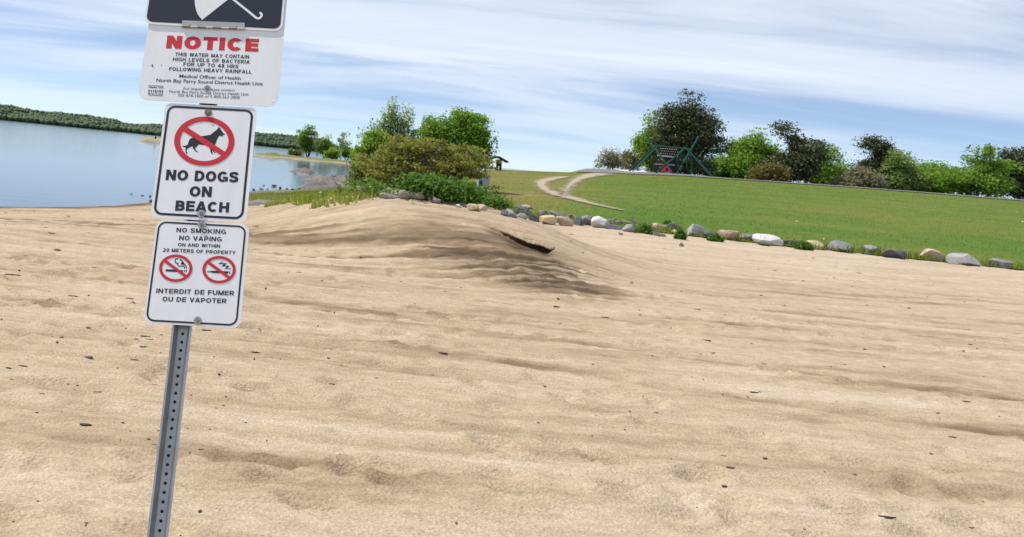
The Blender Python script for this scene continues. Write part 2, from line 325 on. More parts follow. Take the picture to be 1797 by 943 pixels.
def strip(name, pts, m, off, kind='structure', n=60, rag=0.12):
    """a surface strip on the land along photo points (px, py, half width in m)"""
    c = [(*hit(a, b_)[:2], hw_) for a, b_, hw_ in pts]; c = np.array(c)
    s = np.linspace(0, len(c) - 1, n); q = np.stack([np.interp(s, range(len(c)), c[:, k]) for k in range(3)], 1)
    for _ in range(3): q[1:-1] = (q[:-2] + 2 * q[1:-1] + q[2:]) / 4
    d = np.gradient(q[:, :2], axis=0); d /= np.linalg.norm(d, axis=1)[:, None] + 1e-9; nn = np.stack([-d[:, 1], d[:, 0]], 1)
    V = []; K = 7
    for i in range(n):
        for k in range(K):
            f = (k / (K - 1) * 2 - 1) * (q[i, 2] + (rag * (random.random() - .5) * 2 if k in (0, K - 1) else 0)); x, y = q[i, :2] + nn[i] * f
            V.append((x, y, hh(x, y) + off))
    Fq = [(i * K + k, i * K + k + 1, (i + 1) * K + k + 1, (i + 1) * K + k) for i in range(n - 1) for k in range(K - 1)]
    return link(name, np_mesh(name, V, Fq, smooth=True), m, kind=kind)
strip('path', [(1092, 372, 0.06), (1060, 365, 0.18), (1030, 358, 0.3), (1000, 350, 0.42), (975, 343, 0.4), (957, 335, 0.3), (948, 327, 0.28), (952, 320, 0.4), (968, 315, 0.5), (996, 311.5, 0.3)], M_PATH, 0.075, n=420, rag=0.26)
strip('path', [(990, 347, 0.12), (993, 336, 0.15), (1000, 326, 0.25), (1012, 317, 0.4), (1032, 310, 0.8), (1060, 306, 1.0)], M_PATH, 0.08, n=320, rag=0.4)

X, Y, F = grid(14, 100, 62, 112, 0.4); Pp = ppx(X, Y)
hy = [87.0, 86.0, 85.5, 85.5, 86.0]
ok = (Y > np.interp(Pp, [1010, 1050, 1100, 1150, 1200], hy) + 0.8 * fbm(X * .3, Y * .3, 101)) & (Pp > 1012) & (Y < 110)
F = F[ok[F].all(1)]; use = np.unique(F); mp_ = np.full(len(X), -1); mp_[use] = np.arange(len(use))
link('gravel_pad', np_mesh('gravel', np.stack([X, Y, height(X, Y) + 0.10], 1)[use], mp_[F], smooth=True), M_GRAVEL, kind='structure')
V = []; c4 = [hit(*q) for q in ((1108, 304.6), (1154, 305.2), (1128, 301.6), (1082, 301.2))]
for i in range(6):
    for k in range(14): q = c4[0].lerp(c4[1], k / 13).lerp(c4[3].lerp(c4[2], k / 13), i / 5); V.append((q.x, q.y, hh(q.x, q.y) + 0.14))
link('concrete_slab', np_mesh('slab', V, [(i * 14 + k, i * 14 + k + 1, (i + 1) * 14 + k + 1, (i + 1) * 14 + k) for i in range(5) for k in range(13)]), M_CONC, kind='structure')

# ------------------------------------------------------------------ rocks
def rock_mesh(sx, sy, sz, seed, cuts=15, sub=3, rough=0.05):
    r = random.Random(seed); bm = bmesh.new(); bmesh.ops.create_icosphere(bm, subdivisions=sub, radius=1)
    pl = []
    for _ in range(cuts):
        v = Vector((r.gauss(0, 1), r.gauss(0, 1), r.gauss(0, 1))).normalized(); pl.append((v, r.uniform(0.42, 0.8)))
    ox, oy = r.random() * 50, r.random() * 50
    for v in bm.verts:
        c = v.co.copy()
        for nrm, dd in pl:
            e = c.dot(nrm) - dd
            if e > 0: c -= nrm * e
        c *= 1 + rough * float(fbm(np.array([c.x * 2 + ox + c.z]), np.array([c.y * 2 + oy - c.z]), 3, 3)[0]) * 2
        v.co = Vector((c.x * sx, c.y * sy, c.z * sz))
    return bm_mesh('rock', bm, False)
_rm = {}
def rockmat(rgb):
    if rgb not in _rm:
        d = tuple(c * 0.55 for c in rgb); l = tuple(min(0.75, c * 1.25 + 0.02) for c in rgb)
        _rm[rgb] = mat('stone', rgb, 0.85, noise=[(2.2, d, 0.7), (9, l, 0.3)], bump=(14, 0.8, 0.04))
    return _rm[rgb]
DK, GR, MG = (0.12, 0.122, 0.13), (0.22, 0.22, 0.225), (0.34, 0.335, 0.325)
WH, TAN, PINK, RED = (0.60, 0.58, 0.56), (0.52, 0.42, 0.26), (0.52, 0.38, 0.29), (0.22, 0.15, 0.13)
def boulder(px, py, wpx, hpx, rgb, label, seed, y=None, group='boulders edging the lawn', name='boulder', sink=0.25):
    """px,py centre of the rock in the photo; its foot meets the land"""
    P = hit(px, py + hpx * 0.42) if y is None else None
    if P is None: q = at_y(px, py + hpx * 0.42, y); P = Vector((q.x, y, hh(q.x, y)))
    k = P.y / FPX; sx = wpx * k * 0.76; sz = hpx * k * 1.0
    o = link(name, rock_mesh(sx, max(sx * 0.75, sz), sz, seed), rockmat(rgb)); o.location = (P.x, P.y + sx * 0.4, P.z + sz * (1 - sink) * 0.52); o.rotation_euler = (0, 0.1, (seed % 7) * 0.12 - 0.3)
    return tag(o, label, 'rock', group)
BL = [(895, 376, 19, 9, MG, 'flat pale grey boulder at the left end of the lawn edge'),
 (917, 381, 17, 9, MG, 'pale greenish grey boulder half buried in sand left of dark slabs'),
 (919, 374, 32, 12, DK, 'long dark slab of rock behind the pale left boulders'),
 (938, 384, 27, 13, DK, 'blocky dark grey boulder just left of the tan one'),
 (963, 388, 30, 16, TAN, 'large rounded tan yellow boulder at the sand edge'),
 (993, 391, 29, 15, PINK, 'large rounded pinkish boulder right of the tan one'),
 (978, 380, 27, 12, GR, 'grey slab behind and between the tan and pink boulders'),
 (1000, 382, 14, 8, RED, 'dark reddish stone behind the pink boulder'),
 (1013, 390, 17, 12, DK, 'dark angular boulder just right of the pink one'),
 (1029, 390, 19, 14, GR, 'grey angular boulder left of the big white one'),
 (1034, 383, 16, 5, DK, 'thin dark slab on the grass left of the white boulder'),
 (1053, 393, 36, 18, WH, 'largest white boulder in the row'),
 (1077, 400, 34, 8, DK, 'long low dark rock in front right of the white boulder'),
 (1079, 393, 12, 7, DK, 'small dark stone right behind the white boulder'),
 (1100, 393, 19, 9, GR, 'grey and pink stone on the grass behind the leafy tuft'),
 (1106, 404, 18, 10, MG, 'pale grey boulder touching the left of the leafy tuft'),
 (1160, 401, 21, 12, PINK, 'pink topped boulder with orange stain right of the leafy tuft'),
 (1180, 401, 17, 13, GR, 'upright dark grey boulder right of the orange stained one'),
 (1185, 408, 12, 8, TAN, 'small tan stone in front of the upright grey boulder'),
 (1160, 413, 26, 6, MG, 'flat pale stone lying in sand below the orange stained boulder'),
 (1090, 411, 9, 4, GR, 'tiny bluish stone on the sand left of the leafy tuft'),
 (909, 366, 15, 6, DK, 'small dark stone high on the grass at the left end'),
 (925, 366, 16, 6, PINK, 'small pink stone high on the grass at the left end'),
 (886, 377, 7, 5, DK, 'tiny black stone beside the flat pale left boulder'),
 (956, 376, 20, 7, GR, 'low grey stone behind the tan boulder'),
 (830, 366, 23, 12, TAN, 'tan rock under the shrubs at the sand edge'),
 (845, 367, 16, 8, PINK, 'pale pinkish rock beside the tan one under the shrubs'),
 (805, 364, 10, 5, WH, 'small white stone at the foot of the undergrowth'),
 (650, 336, 42, 13, PINK, 'broad pinkish rock outcrop left of the sumac'),
 (690, 347, 34, 8, MG, 'flat grey rock behind the top of the sand mound'),
 (1197, 431, 10, 6, GR, 'lone grey stone on the pale sand at the right')]
for i, (a, b_, c, d, e, l) in enumerate(BL): boulder(a, b_, c, d, e, l, 100 + i)
FILL = ['small %s stone packed in the boulder row, %s' % (('dark', 'grey', 'reddish', 'black')[i % 4], w_) for i, w_ in enumerate(('at its left tip', 'below the flat pale boulder', 'behind the pale greenish boulder', 'at the foot of the dark slab', 'left of the blocky dark boulder', 'behind the tan boulder', 'between tan and pink boulders', 'behind the pink boulder', 'right of the pink boulder', 'left of the white boulder', 'behind the white boulder', 'right of the white boulder', 'left of the leafy tuft', 'behind the leafy tuft', 'right of the leafy tuft', 'by the orange stained boulder'))]
for i in range(16):
    a = 885 + i * 20.5 + random.uniform(-5, 5); b_ = np.interp(a, [880, 960, 1060, 1200], [372, 381, 389, 400]) + random.uniform(-3, 4)
    boulder(a, b_, random.uniform(9, 17), random.uniform(6, 10), (DK, GR, RED, DK)[i % 4], FILL[i], 500 + i, group='small filler stones in the boulder row')
EXT = [(1222, 409, 30, 15, MG, 'grey'), (1248, 414, 24, 11, DK, 'dark'), (1282, 415, 38, 17, PINK, 'pinkish'), (1318, 420, 26, 12, GR, 'mid grey'), (1352, 424, 36, 16, WH, 'whitish'), (1391, 428, 30, 12, DK, 'black flat'), (1432, 431, 34, 17, TAN, 'tan'), (1478, 437, 40, 14, GR, 'long grey'), (1530, 441, 30, 15, MG, 'pale grey'), (1582, 448, 44, 18, DK, 'big dark'), (1640, 453, 34, 15, PINK, 'rosy'), (1700, 460, 40, 17, MG, 'big pale'), (1762, 466, 36, 15, GR, 'last grey')]
for i, (a, b_, c, d, e, l) in enumerate(EXT): boulder(a, b_, c, d, e, l + ' boulder further along the lawn edge to the right', 200 + i)
# stones standing in the shallows
ST = [(230, 340, 8, 2, 'low stone awash, farthest left of those by the signpost'), (249, 343, 10, 2, 'thin stone awash just left of the signpost'), (263, 343, 9, 5, 'upper dark stone in the water touching the signpost'), (265, 351, 10, 7, 'lower dark stone in the water touching the signpost'),
 (463, 325, 6, 3, 'small dark stone out in the water right of the signpost'), (481, 325.5, 13, 4.5, 'flat dark stone out in the water'), (491, 329, 7, 7, 'upright dark stone at the waterline'), (445, 332, 9, 4, 'dark waterline stone nearest the signpost on its right'), (458, 331, 10, 3.5, 'low dark waterline stone before the shore grass'), (470, 331.5, 8, 3, 'small waterline stone under the flat dark one'), (503, 331, 9, 4, 'grey waterline stone right of the upright one'), (514, 332, 10, 4, 'rounded waterline stone in the middle of the row'), (526, 331, 9, 4, 'waterline stone left of the rocky ledge'), (537, 331, 10, 3.5, 'last waterline stone beside the rocky ledge')]
for i, (a, b_, c, d, l) in enumerate(ST):
    q = at_z(a, b_ + d * 0.45, 0.0); k = q.y / FPX
    o = link('shore_stone', rock_mesh(c * k * (.34 + .3 * random.random()), c * k * .5, d * k * 0.55, 300 + i, sub=2), rockmat(((0.13, 0.128, 0.13), GR, (0.2, 0.18, 0.165))[i % 3])); o.location = (q.x, q.y + c * k * .3, 0.02 + d * k * 0.12)
    tag(o, l, 'rock', 'stones at the waterline')
for i, (a, b_, c, d, l) in enumerate(((564, 343.5, 7, 4, 'larger white stone in the shore grass'), (571, 344, 5, 3, 'smaller white stone in the shore grass'))):
    boulder(a, b_ - 2, c, d, WH, l, 340 + i, group='white stones in the grass', sink=-0.6)
for i, (a, b_, c, d, l) in enumerate(((528, 303, 30, 5, 'low grey rock at the tip of the rocky point'), (556, 306, 34, 6, 'long grey rock slab on the rocky point'), (590, 306, 30, 7, 'hump of grey rock in the middle of the rocky point'), (618, 310, 26, 8, 'grey rock on the point beside the twiggy shrub'), (545, 314, 30, 6, 'pinkish grey rock along the near side of the point'), (578, 319, 36, 6, 'broken grey rock at the root of the point'), (560, 325, 32, 5, 'flat pinkish rock nearest the shore grass'), (606, 322, 24, 6, 'grey rock under the left shrub'))):
    q = at_z(a, b_ + d * .5, 0.05); k = q.y / FPX; o = link('shore_rock', rock_mesh(c * k * .55, c * k * .5, d * k * .62, 600 + i), rockmat((GR, (0.2, 0.18, 0.165), (0.13, 0.125, 0.125), (0.3, 0.24, 0.2))[i % 4])); o.location = (q.x, q.y + c * k * .3, 0.03); tag(o, l, 'rock', 'bare rocks of the rocky point')
# bare rock shelves
def shelf(name, px0, px1, pyf, Y, depth, hgt, seed, m=M_ROCKBED, z0=-0.15):
    a = at_y(px0, pyf, Y).x; b_ = at_y(px1, pyf, Y).x; nx, ny = 70, 26; V = []
    for j in range(ny):
        for i in range(nx):
            u = i / (nx - 1); v = j / (ny - 1); x = a + (b_ - a) * u; y = Y + depth * (v - 0.3) + (b_ - a) * 0.10 * (u - 0.5)
            e = min(1, 3.2 * u) * min(1, 5 * (1 - u)) * math.sin(math.pi * min(1, max(0, v))) ** 0.6
            n_ = float(fbm(np.array([x * 0.7 + seed]), np.array([y * 0.9 + seed]), seed, 4)[0]); st = round((u * 1.4 + v + n_) * 5) / 5 * 0.25
            V.append((x, y, z0 + e * (hgt * (0.45 + 0.5 * u) + 1.3 * hgt * n_ + st * hgt * 0.6)))
    return link(name, np_mesh(name, V, [(j * nx + i, j * nx + i + 1, (j + 1) * nx + i + 1, (j + 1) * nx + i) for j in range(ny - 1) for i in range(nx - 1)]), m, kind='structure')
shelf('rock_shelf', 498, 660, 310, 74, 13, 0.42, 3, z0=-0.2); shelf('rock_shelf', 498, 556, 300, 92, 5, 0.45, 5); shelf('rock_shelf', 512, 606, 324, 57, 5, 0.5, 8)
p = hit(465, 361); shelf('rock_shelf', 425, 500, 361, p.y + 0.6, 2.6, 0.12, 12, z0=p.z - 0.03)

# ------------------------------------------------------------------ far shore, spit
M_FARGROUND = mat('far_ground', (0.05, 0.075, 0.028), 0.9, noise=(0.05, (0.08, 0.09, 0.035), 0.6))
TOPX = [-500, 0, 20, 60, 110, 160, 200, 225, 260, 300, 380, 450, 500, 560, 600, 625, 650, 760, 900]
TOPH = [34, 31, 30, 26, 27, 27, 23, 19, 22, 25, 28, 27, 27, 26, 15, 9, 6, 2, 1]
bm_v, bm_f, tn = [], [], []
ico = bmesh.new(); bmesh.ops.create_icosphere(ico, subdivisions=1, radius=1); iv = np.array([v.co for v in ico.verts]); fi = np.array([[v.index for v in f.verts] for f in ico.faces]); ico.free()
ridge = []
YF = 900.0
for px in np.arange(-520, 900, 6.0):
    H = np.interp(px, TOPX, TOPH) * YF / FPX; x = (px - 600) / 1600 * YF
    ridge.append((x, H))
V = []
for x, H in ridge: V += [(x, YF, -1), (x, YF + 6, 0.6), (x, YF + 90, max(0.5, H - 8)), (x, YF + 240, max(0.3, H - 10)), (x, YF + 420, -1)]
n = len(ridge); link('far_hills', np_mesh('far_hills', V, [(i * 5 + k, (i + 1) * 5 + k, (i + 1) * 5 + k + 1, i * 5 + k + 1) for i in range(n - 1) for k in range(4)]), M_FARGROUND, kind='structure')
cnt = 0
for layer, (yo, frac) in enumerate(((4, 0.0), (18, 0.25), (38, 0.5), (60, 0.75), (85, 1.0))):
    for px in np.arange(-520, 668, 1.35):
        pj = px + random.uniform(-2, 2); H = np.interp(pj, TOPX, TOPH) * YF / FPX
        y = YF + yo + random.uniform(-6, 6); x = (pj - 600) / 1600 * y
        r = random.uniform(1.8, 3.4) * (0.5 if H < 5 else 1); tree = r * random.uniform(0.9, 1.5)
        ztop = (H - 1.0) * (0.32 + 0.68 * frac) * random.uniform(0.94, 1.02) + 1.3 * float(vnoise(np.array([pj * .06]), np.array([layer * 3.0]), 4)[0]); zc0 = max(tree * 0.55, ztop - tree)
        jit = iv * (1 + 0.4 * (rng.random((len(iv), 1)) - .5)); v = jit * (r, r, tree) + (x, y, zc0)
        bm_f.append(fi + len(iv) * cnt); bm_v.append(v); tn.append(np.clip(random.gauss(0.45, 0.14) + 0.3 * (rng.random(len(iv)) - .5), 0, 1)); cnt += 1
link('far_forest', np_mesh('far_forest', np.concatenate(bm_v), np.concatenate(bm_f), np.concatenate(tn)), M_FARLEAF, kind='stuff')

M_SPIT = mat('spit_ground', (0.12, 0.15, 0.035), 0.9, tone=[(0, (0.10, 0.085, 0.07)), (0.3, (0.36, 0.30, 0.23)), (0.5, (0.13, 0.16, 0.035)), (1, (0.09, 0.13, 0.03))], noise=(0.5, (0.2, 0.18, 0.07), 0.5))
def spit(name, px0, px1, py0, py1, Yd, hgt, rocky=False):
    nx, ny = 120, 14; V = []; tn = []
    a = at_z(px0, py0, 0.0); b_ = at_z(px1, py1, 0.0)
    for i in range(nx):
        u = i / (nx - 1); c = a.lerp(b_, u)
        for j in range(ny):
            v = j / (ny - 1); e = math.sin(math.pi * v) ** 0.5 * min(1, 6 * u + 0.03); nz = float(fbm(np.array([c.x * 0.3 + j]), np.array([v * 6.0]), 7, 3)[0])
            z = -0.15 + e * hgt * (0.75 + 0.7 * nz); x = c.x; y = c.y + Yd * v + 1.5 * nz * (j == 0)
            V.append((x, y, z)); tn.append(min(0.45, 0.28 + .3 * nz) if rocky else max(0, min(1, 0.05 + 1.1 * max(0, z) / hgt + 0.25 * nz)))
    return link(name, np_mesh(name, V, [(i * ny + j, (i + 1) * ny + j, (i + 1) * ny + j + 1, i * ny + j + 1) for i in range(nx - 1) for j in range(ny - 1)], tn, True), M_SPIT, kind='structure')
spit('spit', 405, 690, 271.5, 297, 26, 1.0)
spit('rock_spit', 231, 345, 246.5, 258, 10, 1.5, True)
q = at_y(273, 242.3, 222.0); o = link('dark_lump', rock_mesh(0.42, 0.4, 0.45, 77), rockmat((0.02, 0.02, 0.025))); o.location = (q.x, 222, q.z); tag(o, 'small black rounded lump on the far rock spit left of the signpost', 'rock')  # dark lump of unknown kind, shaped with the rock mesh
q = at_y(516, 264.8, 212.0); o = link('white_speck', rock_mesh(0.3, 0.3, 0.4, 78), rockmat((0.75, 0.75, 0.75))); o.location = (q.x, 212, q.z); tag(o, 'tiny white object on the wooded spit', 'rock')  # white speck of unknown kind, shaped with the rock mesh

# ------------------------------------------------------------------ trees and shrubs
def tube(verts, faces, pts, r0, r1, k=6):
    pts = [Vector(p) for p in pts]; b0 = len(verts); n = len(pts)
    for i, p in enumerate(pts):
        d = (pts[min(i + 1, n - 1)] - pts[max(i - 1, 0)]).normalized(); a = d.orthogonal().normalized(); b = d.cross(a); r = r0 + (r1 - r0) * i / (n - 1)
        for j in range(k): verts.append(tuple(p + (a * math.cos(6.2832 * j / k) + b * math.sin(6.2832 * j / k)) * r))
    for i in range(n - 1):
        for j in range(k): faces.append((b0 + i * k + j, b0 + i * k + (j + 1) % k, b0 + (i + 1) * k + (j + 1) % k, b0 + (i + 1) * k + j))
def leaves(C, size, tone, flat=0.3, asp=0.55):
    """diamond leaves at C (n,3)"""
    n = len(C); nrm = rng.normal(size=(n, 3)); nrm[:, 2] = np.abs(nrm[:, 2]) + flat; nrm /= np.linalg.norm(nrm, axis=1)[:, None]
    t_ = rng.normal(size=(n, 3)); t_ -= nrm * (t_ * nrm).sum(1)[:, None]; t_ /= np.linalg.norm(t_, axis=1)[:, None]; b_ = np.cross(nrm, t_)
    s = size * (0.6 + 0.8 * rng.random((n, 1))); V = np.stack([C + t_ * s, C + b_ * s * asp, C - t_ * s, C - b_ * s * asp], 1).reshape(-1, 3)
    return V, np.arange(4 * n).reshape(n, 4), np.repeat(np.clip(tone, 0, 1), 4)
def tree(name, label, cat, base, blobs, leafm, barkm, n_clump, per, leaf, clump_r, trunk_r, group=None, stems=1, spread=0.0, flat=(1, 1, 0.7), fork=0.35, density_pow=0.5, tone_mu=0.5, bare=0):
    """blobs: crown envelope, list of (x, y, z, rx, ry, rz) relative to the base"""
    root = empty(name, base); tag(root, label, cat, group)
    B = np.array(blobs, float); vol = B[:, 3] * B[:, 4] * B[:, 5]; pick = rng.choice(len(B), n_clump, p=vol / vol.sum())
    d = rng.normal(size=(n_clump, 3)); d /= np.linalg.norm(d, axis=1)[:, None]; rr = rng.random((n_clump, 1)) ** density_pow
    C = B[pick, :3] + d * rr * B[pick, 3:]; C[:, 2] = np.maximum(C[:, 2], 0.12)
    V, F = [], []; zmax = (B[:, 2] + B[:, 5]).max(); zmin = (B[:, 2] - B[:, 5]).min(); cx = B[:, 0].mean(); cy = B[:, 1].mean()
    fz = max(0.15 * zmax, min(zmin + 0.2 * (zmax - zmin), zmax * fork))
    st = []
    for s in range(stems):
        a = 6.283 * s / stems + random.random(); off = Vector((math.cos(a), math.sin(a) * .6, 0)) * spread
        top = Vector((cx * 0.6, cy * .6, 0)) + off * 2.6; top.z = zmax * 0.86
        pts = [off * 0.25 + Vector((0, 0, -0.15))]
        for i in range(1, 7):
            f = i / 6; pts.append(off * (0.25 + 0.0 * f) + (top - off * .25) * f + Vector((random.gauss(0, 1), random.gauss(0, 1), 0)) * trunk_r * 0.9)
            pts[-1].z = zmax * 0.86 * f
        tube(V, F, pts, trunk_r, trunk_r * 0.2, 7); st.append(pts)
    for c in np.concatenate([C] + ([C[:bare] * (1.05, 1.05, 0.9)] if bare else [])):
        pts = st[random.randrange(stems)]; zt = min(max(fz, c[2] * random.uniform(0.35, 0.75)), zmax * .8); f = zt / (zmax * 0.86) * 6; i = min(5, int(f)); p0 = pts[i].lerp(pts[i + 1], f - i)
        e = Vector(c); mid = p0.lerp(e, 0.5) + Vector((random.gauss(0, .06), random.gauss(0, .06), random.uniform(-.02, .12))) * (e - p0).length
        tube(V, F, [p0, mid, e], trunk_r * 0.30, trunk_r * 0.07, 4)
    link('trunk', np_mesh('trunk', V, F, smooth=True), barkm, root)
    ct = rng.normal(tone_mu, 0.16, n_clump); cr = clump_r * (0.55 + 0.9 * rng.random(n_clump)); k = np.repeat(np.arange(n_clump), per)
    P = C[k] + np.clip(rng.normal(size=(len(k), 3)), -1.5, 1.5) * 0.5 * cr[k][:, None] * np.array(flat)
    P[:, 2] = np.maximum(P[:, 2], 0.03)
    lv, lf, lt = leaves(P, leaf, ct[k] + rng.normal(0, 0.16, len(k)))
    link('crown', np_mesh('crown', lv, lf, lt), leafm, root)
    return root
def base_at(px, Y): x = at_y(px, hz(px), Y).x; return Vector((x, Y, hh(x, Y)))
def env(base, Y, *els):
    """photo ellipses (px, py, half width, half height[, depth offset]) at distance Y -> crown blobs relative to the base"""
    o = []
    for e in els:
        q = at_y(e[0], e[1], Y); k = Y / FPX; dy = e[4] if len(e) > 4 else 0
        o.append((q.x - base.x, dy, q.z - base.z, e[2] * k, max(e[2], e[3]) * k * 0.8, e[3] * k))
    return o
b0 = base_at(782, 36)
tree('sumac_shrub', 'broad olive brown shrub with bare twisting branches behind the sand mound', 'shrub', b0, env(b0, 36, (760, 288, 95, 34), (720, 262, 60, 24), (820, 280, 50, 26), (690, 296, 60, 26), (834, 296, 28, 18), (770, 258, 45, 18), (700, 318, 52, 18), (760, 322, 50, 16), (806, 318, 24, 14)), M_SUMAC, M_TWIG, 430, 42, 0.066, 0.36, 0.085, stems=7, spread=0.45, flat=(1.25, 1.25, 0.32), fork=0.15, bare=150)
b0 = base_at(652, 39)
tree('sumac_shrub', 'lower olive brown shrub with grey twigs at the left, above the rocky shore', 'shrub', b0, env(b0, 39, (650, 308, 38, 20), (640, 288, 26, 18), (680, 292, 30, 24), (622, 316, 20, 14), (648, 324, 30, 12)), M_SUMAC, M_TWIG, 130, 40, 0.062, 0.34, 0.045, stems=7, spread=0.35, flat=(1.2, 1.2, 0.4), fork=0.12, bare=50)
b0 = base_at(660, 43)
tree('leafy_bush', 'bright yellow green bush under the thin poplar', 'shrub', b0, env(b0, 43, (660, 258, 26, 28), (642, 270, 18, 26), (650, 240, 16, 14)), M_BRIGHT, M_BARK, 90, 60, 0.06, 0.4, 0.05, stems=3, spread=0.25, fork=0.2)
b0 = base_at(690, 46)
tree('poplar_tree', 'tall thin poplar with sparse pale leaves and sky showing through', 'tree', b0, env(b0, 46, (690, 205, 18, 28), (692, 235, 32, 28), (668, 228, 18, 22), (716, 218, 14, 26), (722, 245, 20, 18), (655, 245, 18, 16)), M_POPLAR, M_PALEBARK, 210, 24, 0.06, 0.34, 0.055, stems=4, spread=0.35, flat=(0.8, 0.8, 1.1), fork=0.2)
b0 = base_at(805, 45)
tree('maple_tree', 'dense bright green maple behind the olive shrub', 'tree', b0, env(b0, 45, (800, 236, 44, 30), (830, 235, 30, 36), (812, 213, 26, 17), (770, 240, 26, 24), (838, 262, 22, 26), (758, 218, 12, 18), (850, 275, 16, 18)), M_MAPLE, M_BARK, 270, 75, 0.068, 0.46, 0.10, stems=2, spread=0.3, fork=0.3)
b0 = base_at(752, 47)
tree('young_maple', 'slim young green tree left of the dense maple', 'tree', b0, env(b0, 47, (751, 222, 13, 22), (742, 242, 20, 16), (770, 222, 11, 18), (728, 248, 14, 12)), M_MAPLE, M_BARK, 50, 40, 0.06, 0.36, 0.05, fork=0.3)
b0 = base_at(876, 33)
tree('leafy_bush', 'low dense green bush at the left end of the boulders', 'shrub', b0, env(b0, 33, (872, 358, 20, 13), (884, 364, 12, 9)), M_UNDER, M_BARK, 60, 70, 0.045, 0.24, 0.025, stems=4, spread=0.15, fork=0.2)
# undergrowth below the shrubs
def mass(name, areas, leafm, leaf, n_each, h_rng, clump, kind='stuff', tone_mu=0.5):
    V, F, T = [], [], []; c0 = 0
    for (px, py, wpx) in areas:
        P = hit(px, py); w_ = wpx * P.y / FPX
        for _ in range(n_each):
            x = P.x + random.gauss(0, 0.5) * w_; y = P.y + random.gauss(0, 0.5) * w_ * 0.8 + 0.2; h_ = random.uniform(*h_rng); z = hh(x, y)
            m_ = clump; pts = np.stack([x + rng.normal(0, .16, m_), y + rng.normal(0, .16, m_), z + rng.random(m_) ** 0.7 * h_], 1)
            v, f, t_ = leaves(pts, leaf, rng.normal(tone_mu, .2) + rng.normal(0, .14, m_)); V.append(v); F.append(f + c0); T.append(t_); c0 += len(v)
    return link(name, np_mesh(name, np.concatenate(V), np.concatenate(F), np.concatenate(T)), leafm, kind=kind)
mass('undergrowth', [(735, 350, 20), (757, 353, 24), (785, 354, 36), (812, 356, 30), (832, 356, 22), (858, 360, 16), (800, 345, 36), (760, 344, 30), (780, 337, 50), (738, 338, 36), (815, 338, 40)], M_UNDER, 0.05, 26, (0.15, 0.5), 40)
mass('shore_plants', [(612, 338, 16), (632, 340, 14), (600, 336, 14), (660, 345, 12)], M_UNDER, 0.045, 9, (0.1, 0.32), 30)
def tuft(px, py, wpx, hpx, label, m=M_UNDER, name='leafy_plant'):
    P = hit(px, py + hpx * .5); k = P.y / FPX
    root = empty(name, P); tag(root, label, 'plant', 'plants among the boulders'); n_ = 420
    a = rng.random(n_) * 6.283; r = rng.random(n_) ** .6 * wpx * k * .55; z = rng.random(n_) * hpx * k * (1.15 - (r / (wpx * k * .55)) ** 2 * .7)
    v, f, t_ = leaves(np.stack([np.cos(a) * r, np.sin(a) * r * .7, z], 1), 0.05, rng.normal(.5, .22, n_)); link('foliage', np_mesh('foliage', v, f, t_), m, root)
    Vt, Ft = [], []
    for i in range(9): a_ = i * .7; tube(Vt, Ft, [(0, 0, -.05), (math.cos(a_) * wpx * k * .15, math.sin(a_) * wpx * k * .12, hpx * k * .4), (math.cos(a_) * wpx * k * .3, math.sin(a_) * wpx * k * .2, hpx * k * .8)], 0.008, 0.003, 4)
    link('stem', np_mesh('stem', Vt, Ft), M_UNDER_STEM, root)
M_UNDER_STEM = mat('plant_stem', (0.09, 0.14, 0.04), 0.8)
tuft(1130, 402, 30, 17, 'bushy green plant between the pale grey and orange stained boulders'); tuft(1193, 413, 20, 15, 'green plant at the photo right end of the boulder row'); tuft(1172, 392, 16, 8, 'small green plant on the grass above the orange stained boulder'); tuft(1255, 418, 26, 12, 'green plant further right among the boulders')
tuft(1410, 432, 30, 14, 'wide green plant beyond the black flat boulder')

# trees on the rise at the right
def far_tree(*a, **k): return tree(*a, **k)
b0 = base_at(1140, 112)
tree('maple_tree', 'green broadleaf tree behind the climbing frame, left of the dark pine', 'tree', b0, env(b0, 112, (1142, 250, 24, 38), (1150, 222, 16, 22), (1128, 262, 12, 30), (1155, 275, 26, 22), (1150, 292, 36, 12)), M_MAPLE, M_BARK, 150, 70, 0.15, 1.0, 0.16, fork=0.25)
b0 = base_at(1205, 108)
tree('pine_tree', 'tall dark brownish pine at the edge of the photo behind the climbing frame', 'tree', b0, env(b0, 108, (1208, 174, 18, 16), (1186, 196, 26, 20), (1218, 206, 42, 26), (1200, 235, 48, 26), (1186, 256, 40, 22), (1238, 246, 40, 28), (1166, 205, 14, 18), (1205, 282, 44, 20), (1210, 297, 50, 12)), M_PINE, M_BARK, 330, 80, 0.15, 1.1, 0.24, flat=(1.2, 1.2, 0.5), fork=0.12)
b0 = base_at(1072, 106)
tree('grey_shrub', 'greyish pale leaved shrub on the skyline left of the climbing frame', 'shrub', b0, env(b0, 106, (1072, 278, 24, 16), (1060, 286, 16, 12), (1086, 288, 18, 12)), M_GREYLEAF, M_TWIG, 95, 26, 0.11, 0.75, 0.07, stems=4, spread=0.6, fork=0.2)
b0 = base_at(1106, 108)
tree('olive_shrub', 'olive shrub between the greyish shrub and the green tree', 'shrub', b0, env(b0, 108, (1106, 282, 13, 16), (1116, 288, 10, 12)), M_OLIVE, M_TWIG, 60, 40, 0.11, 0.7, 0.07, stems=3, spread=0.4, fork=0.2)
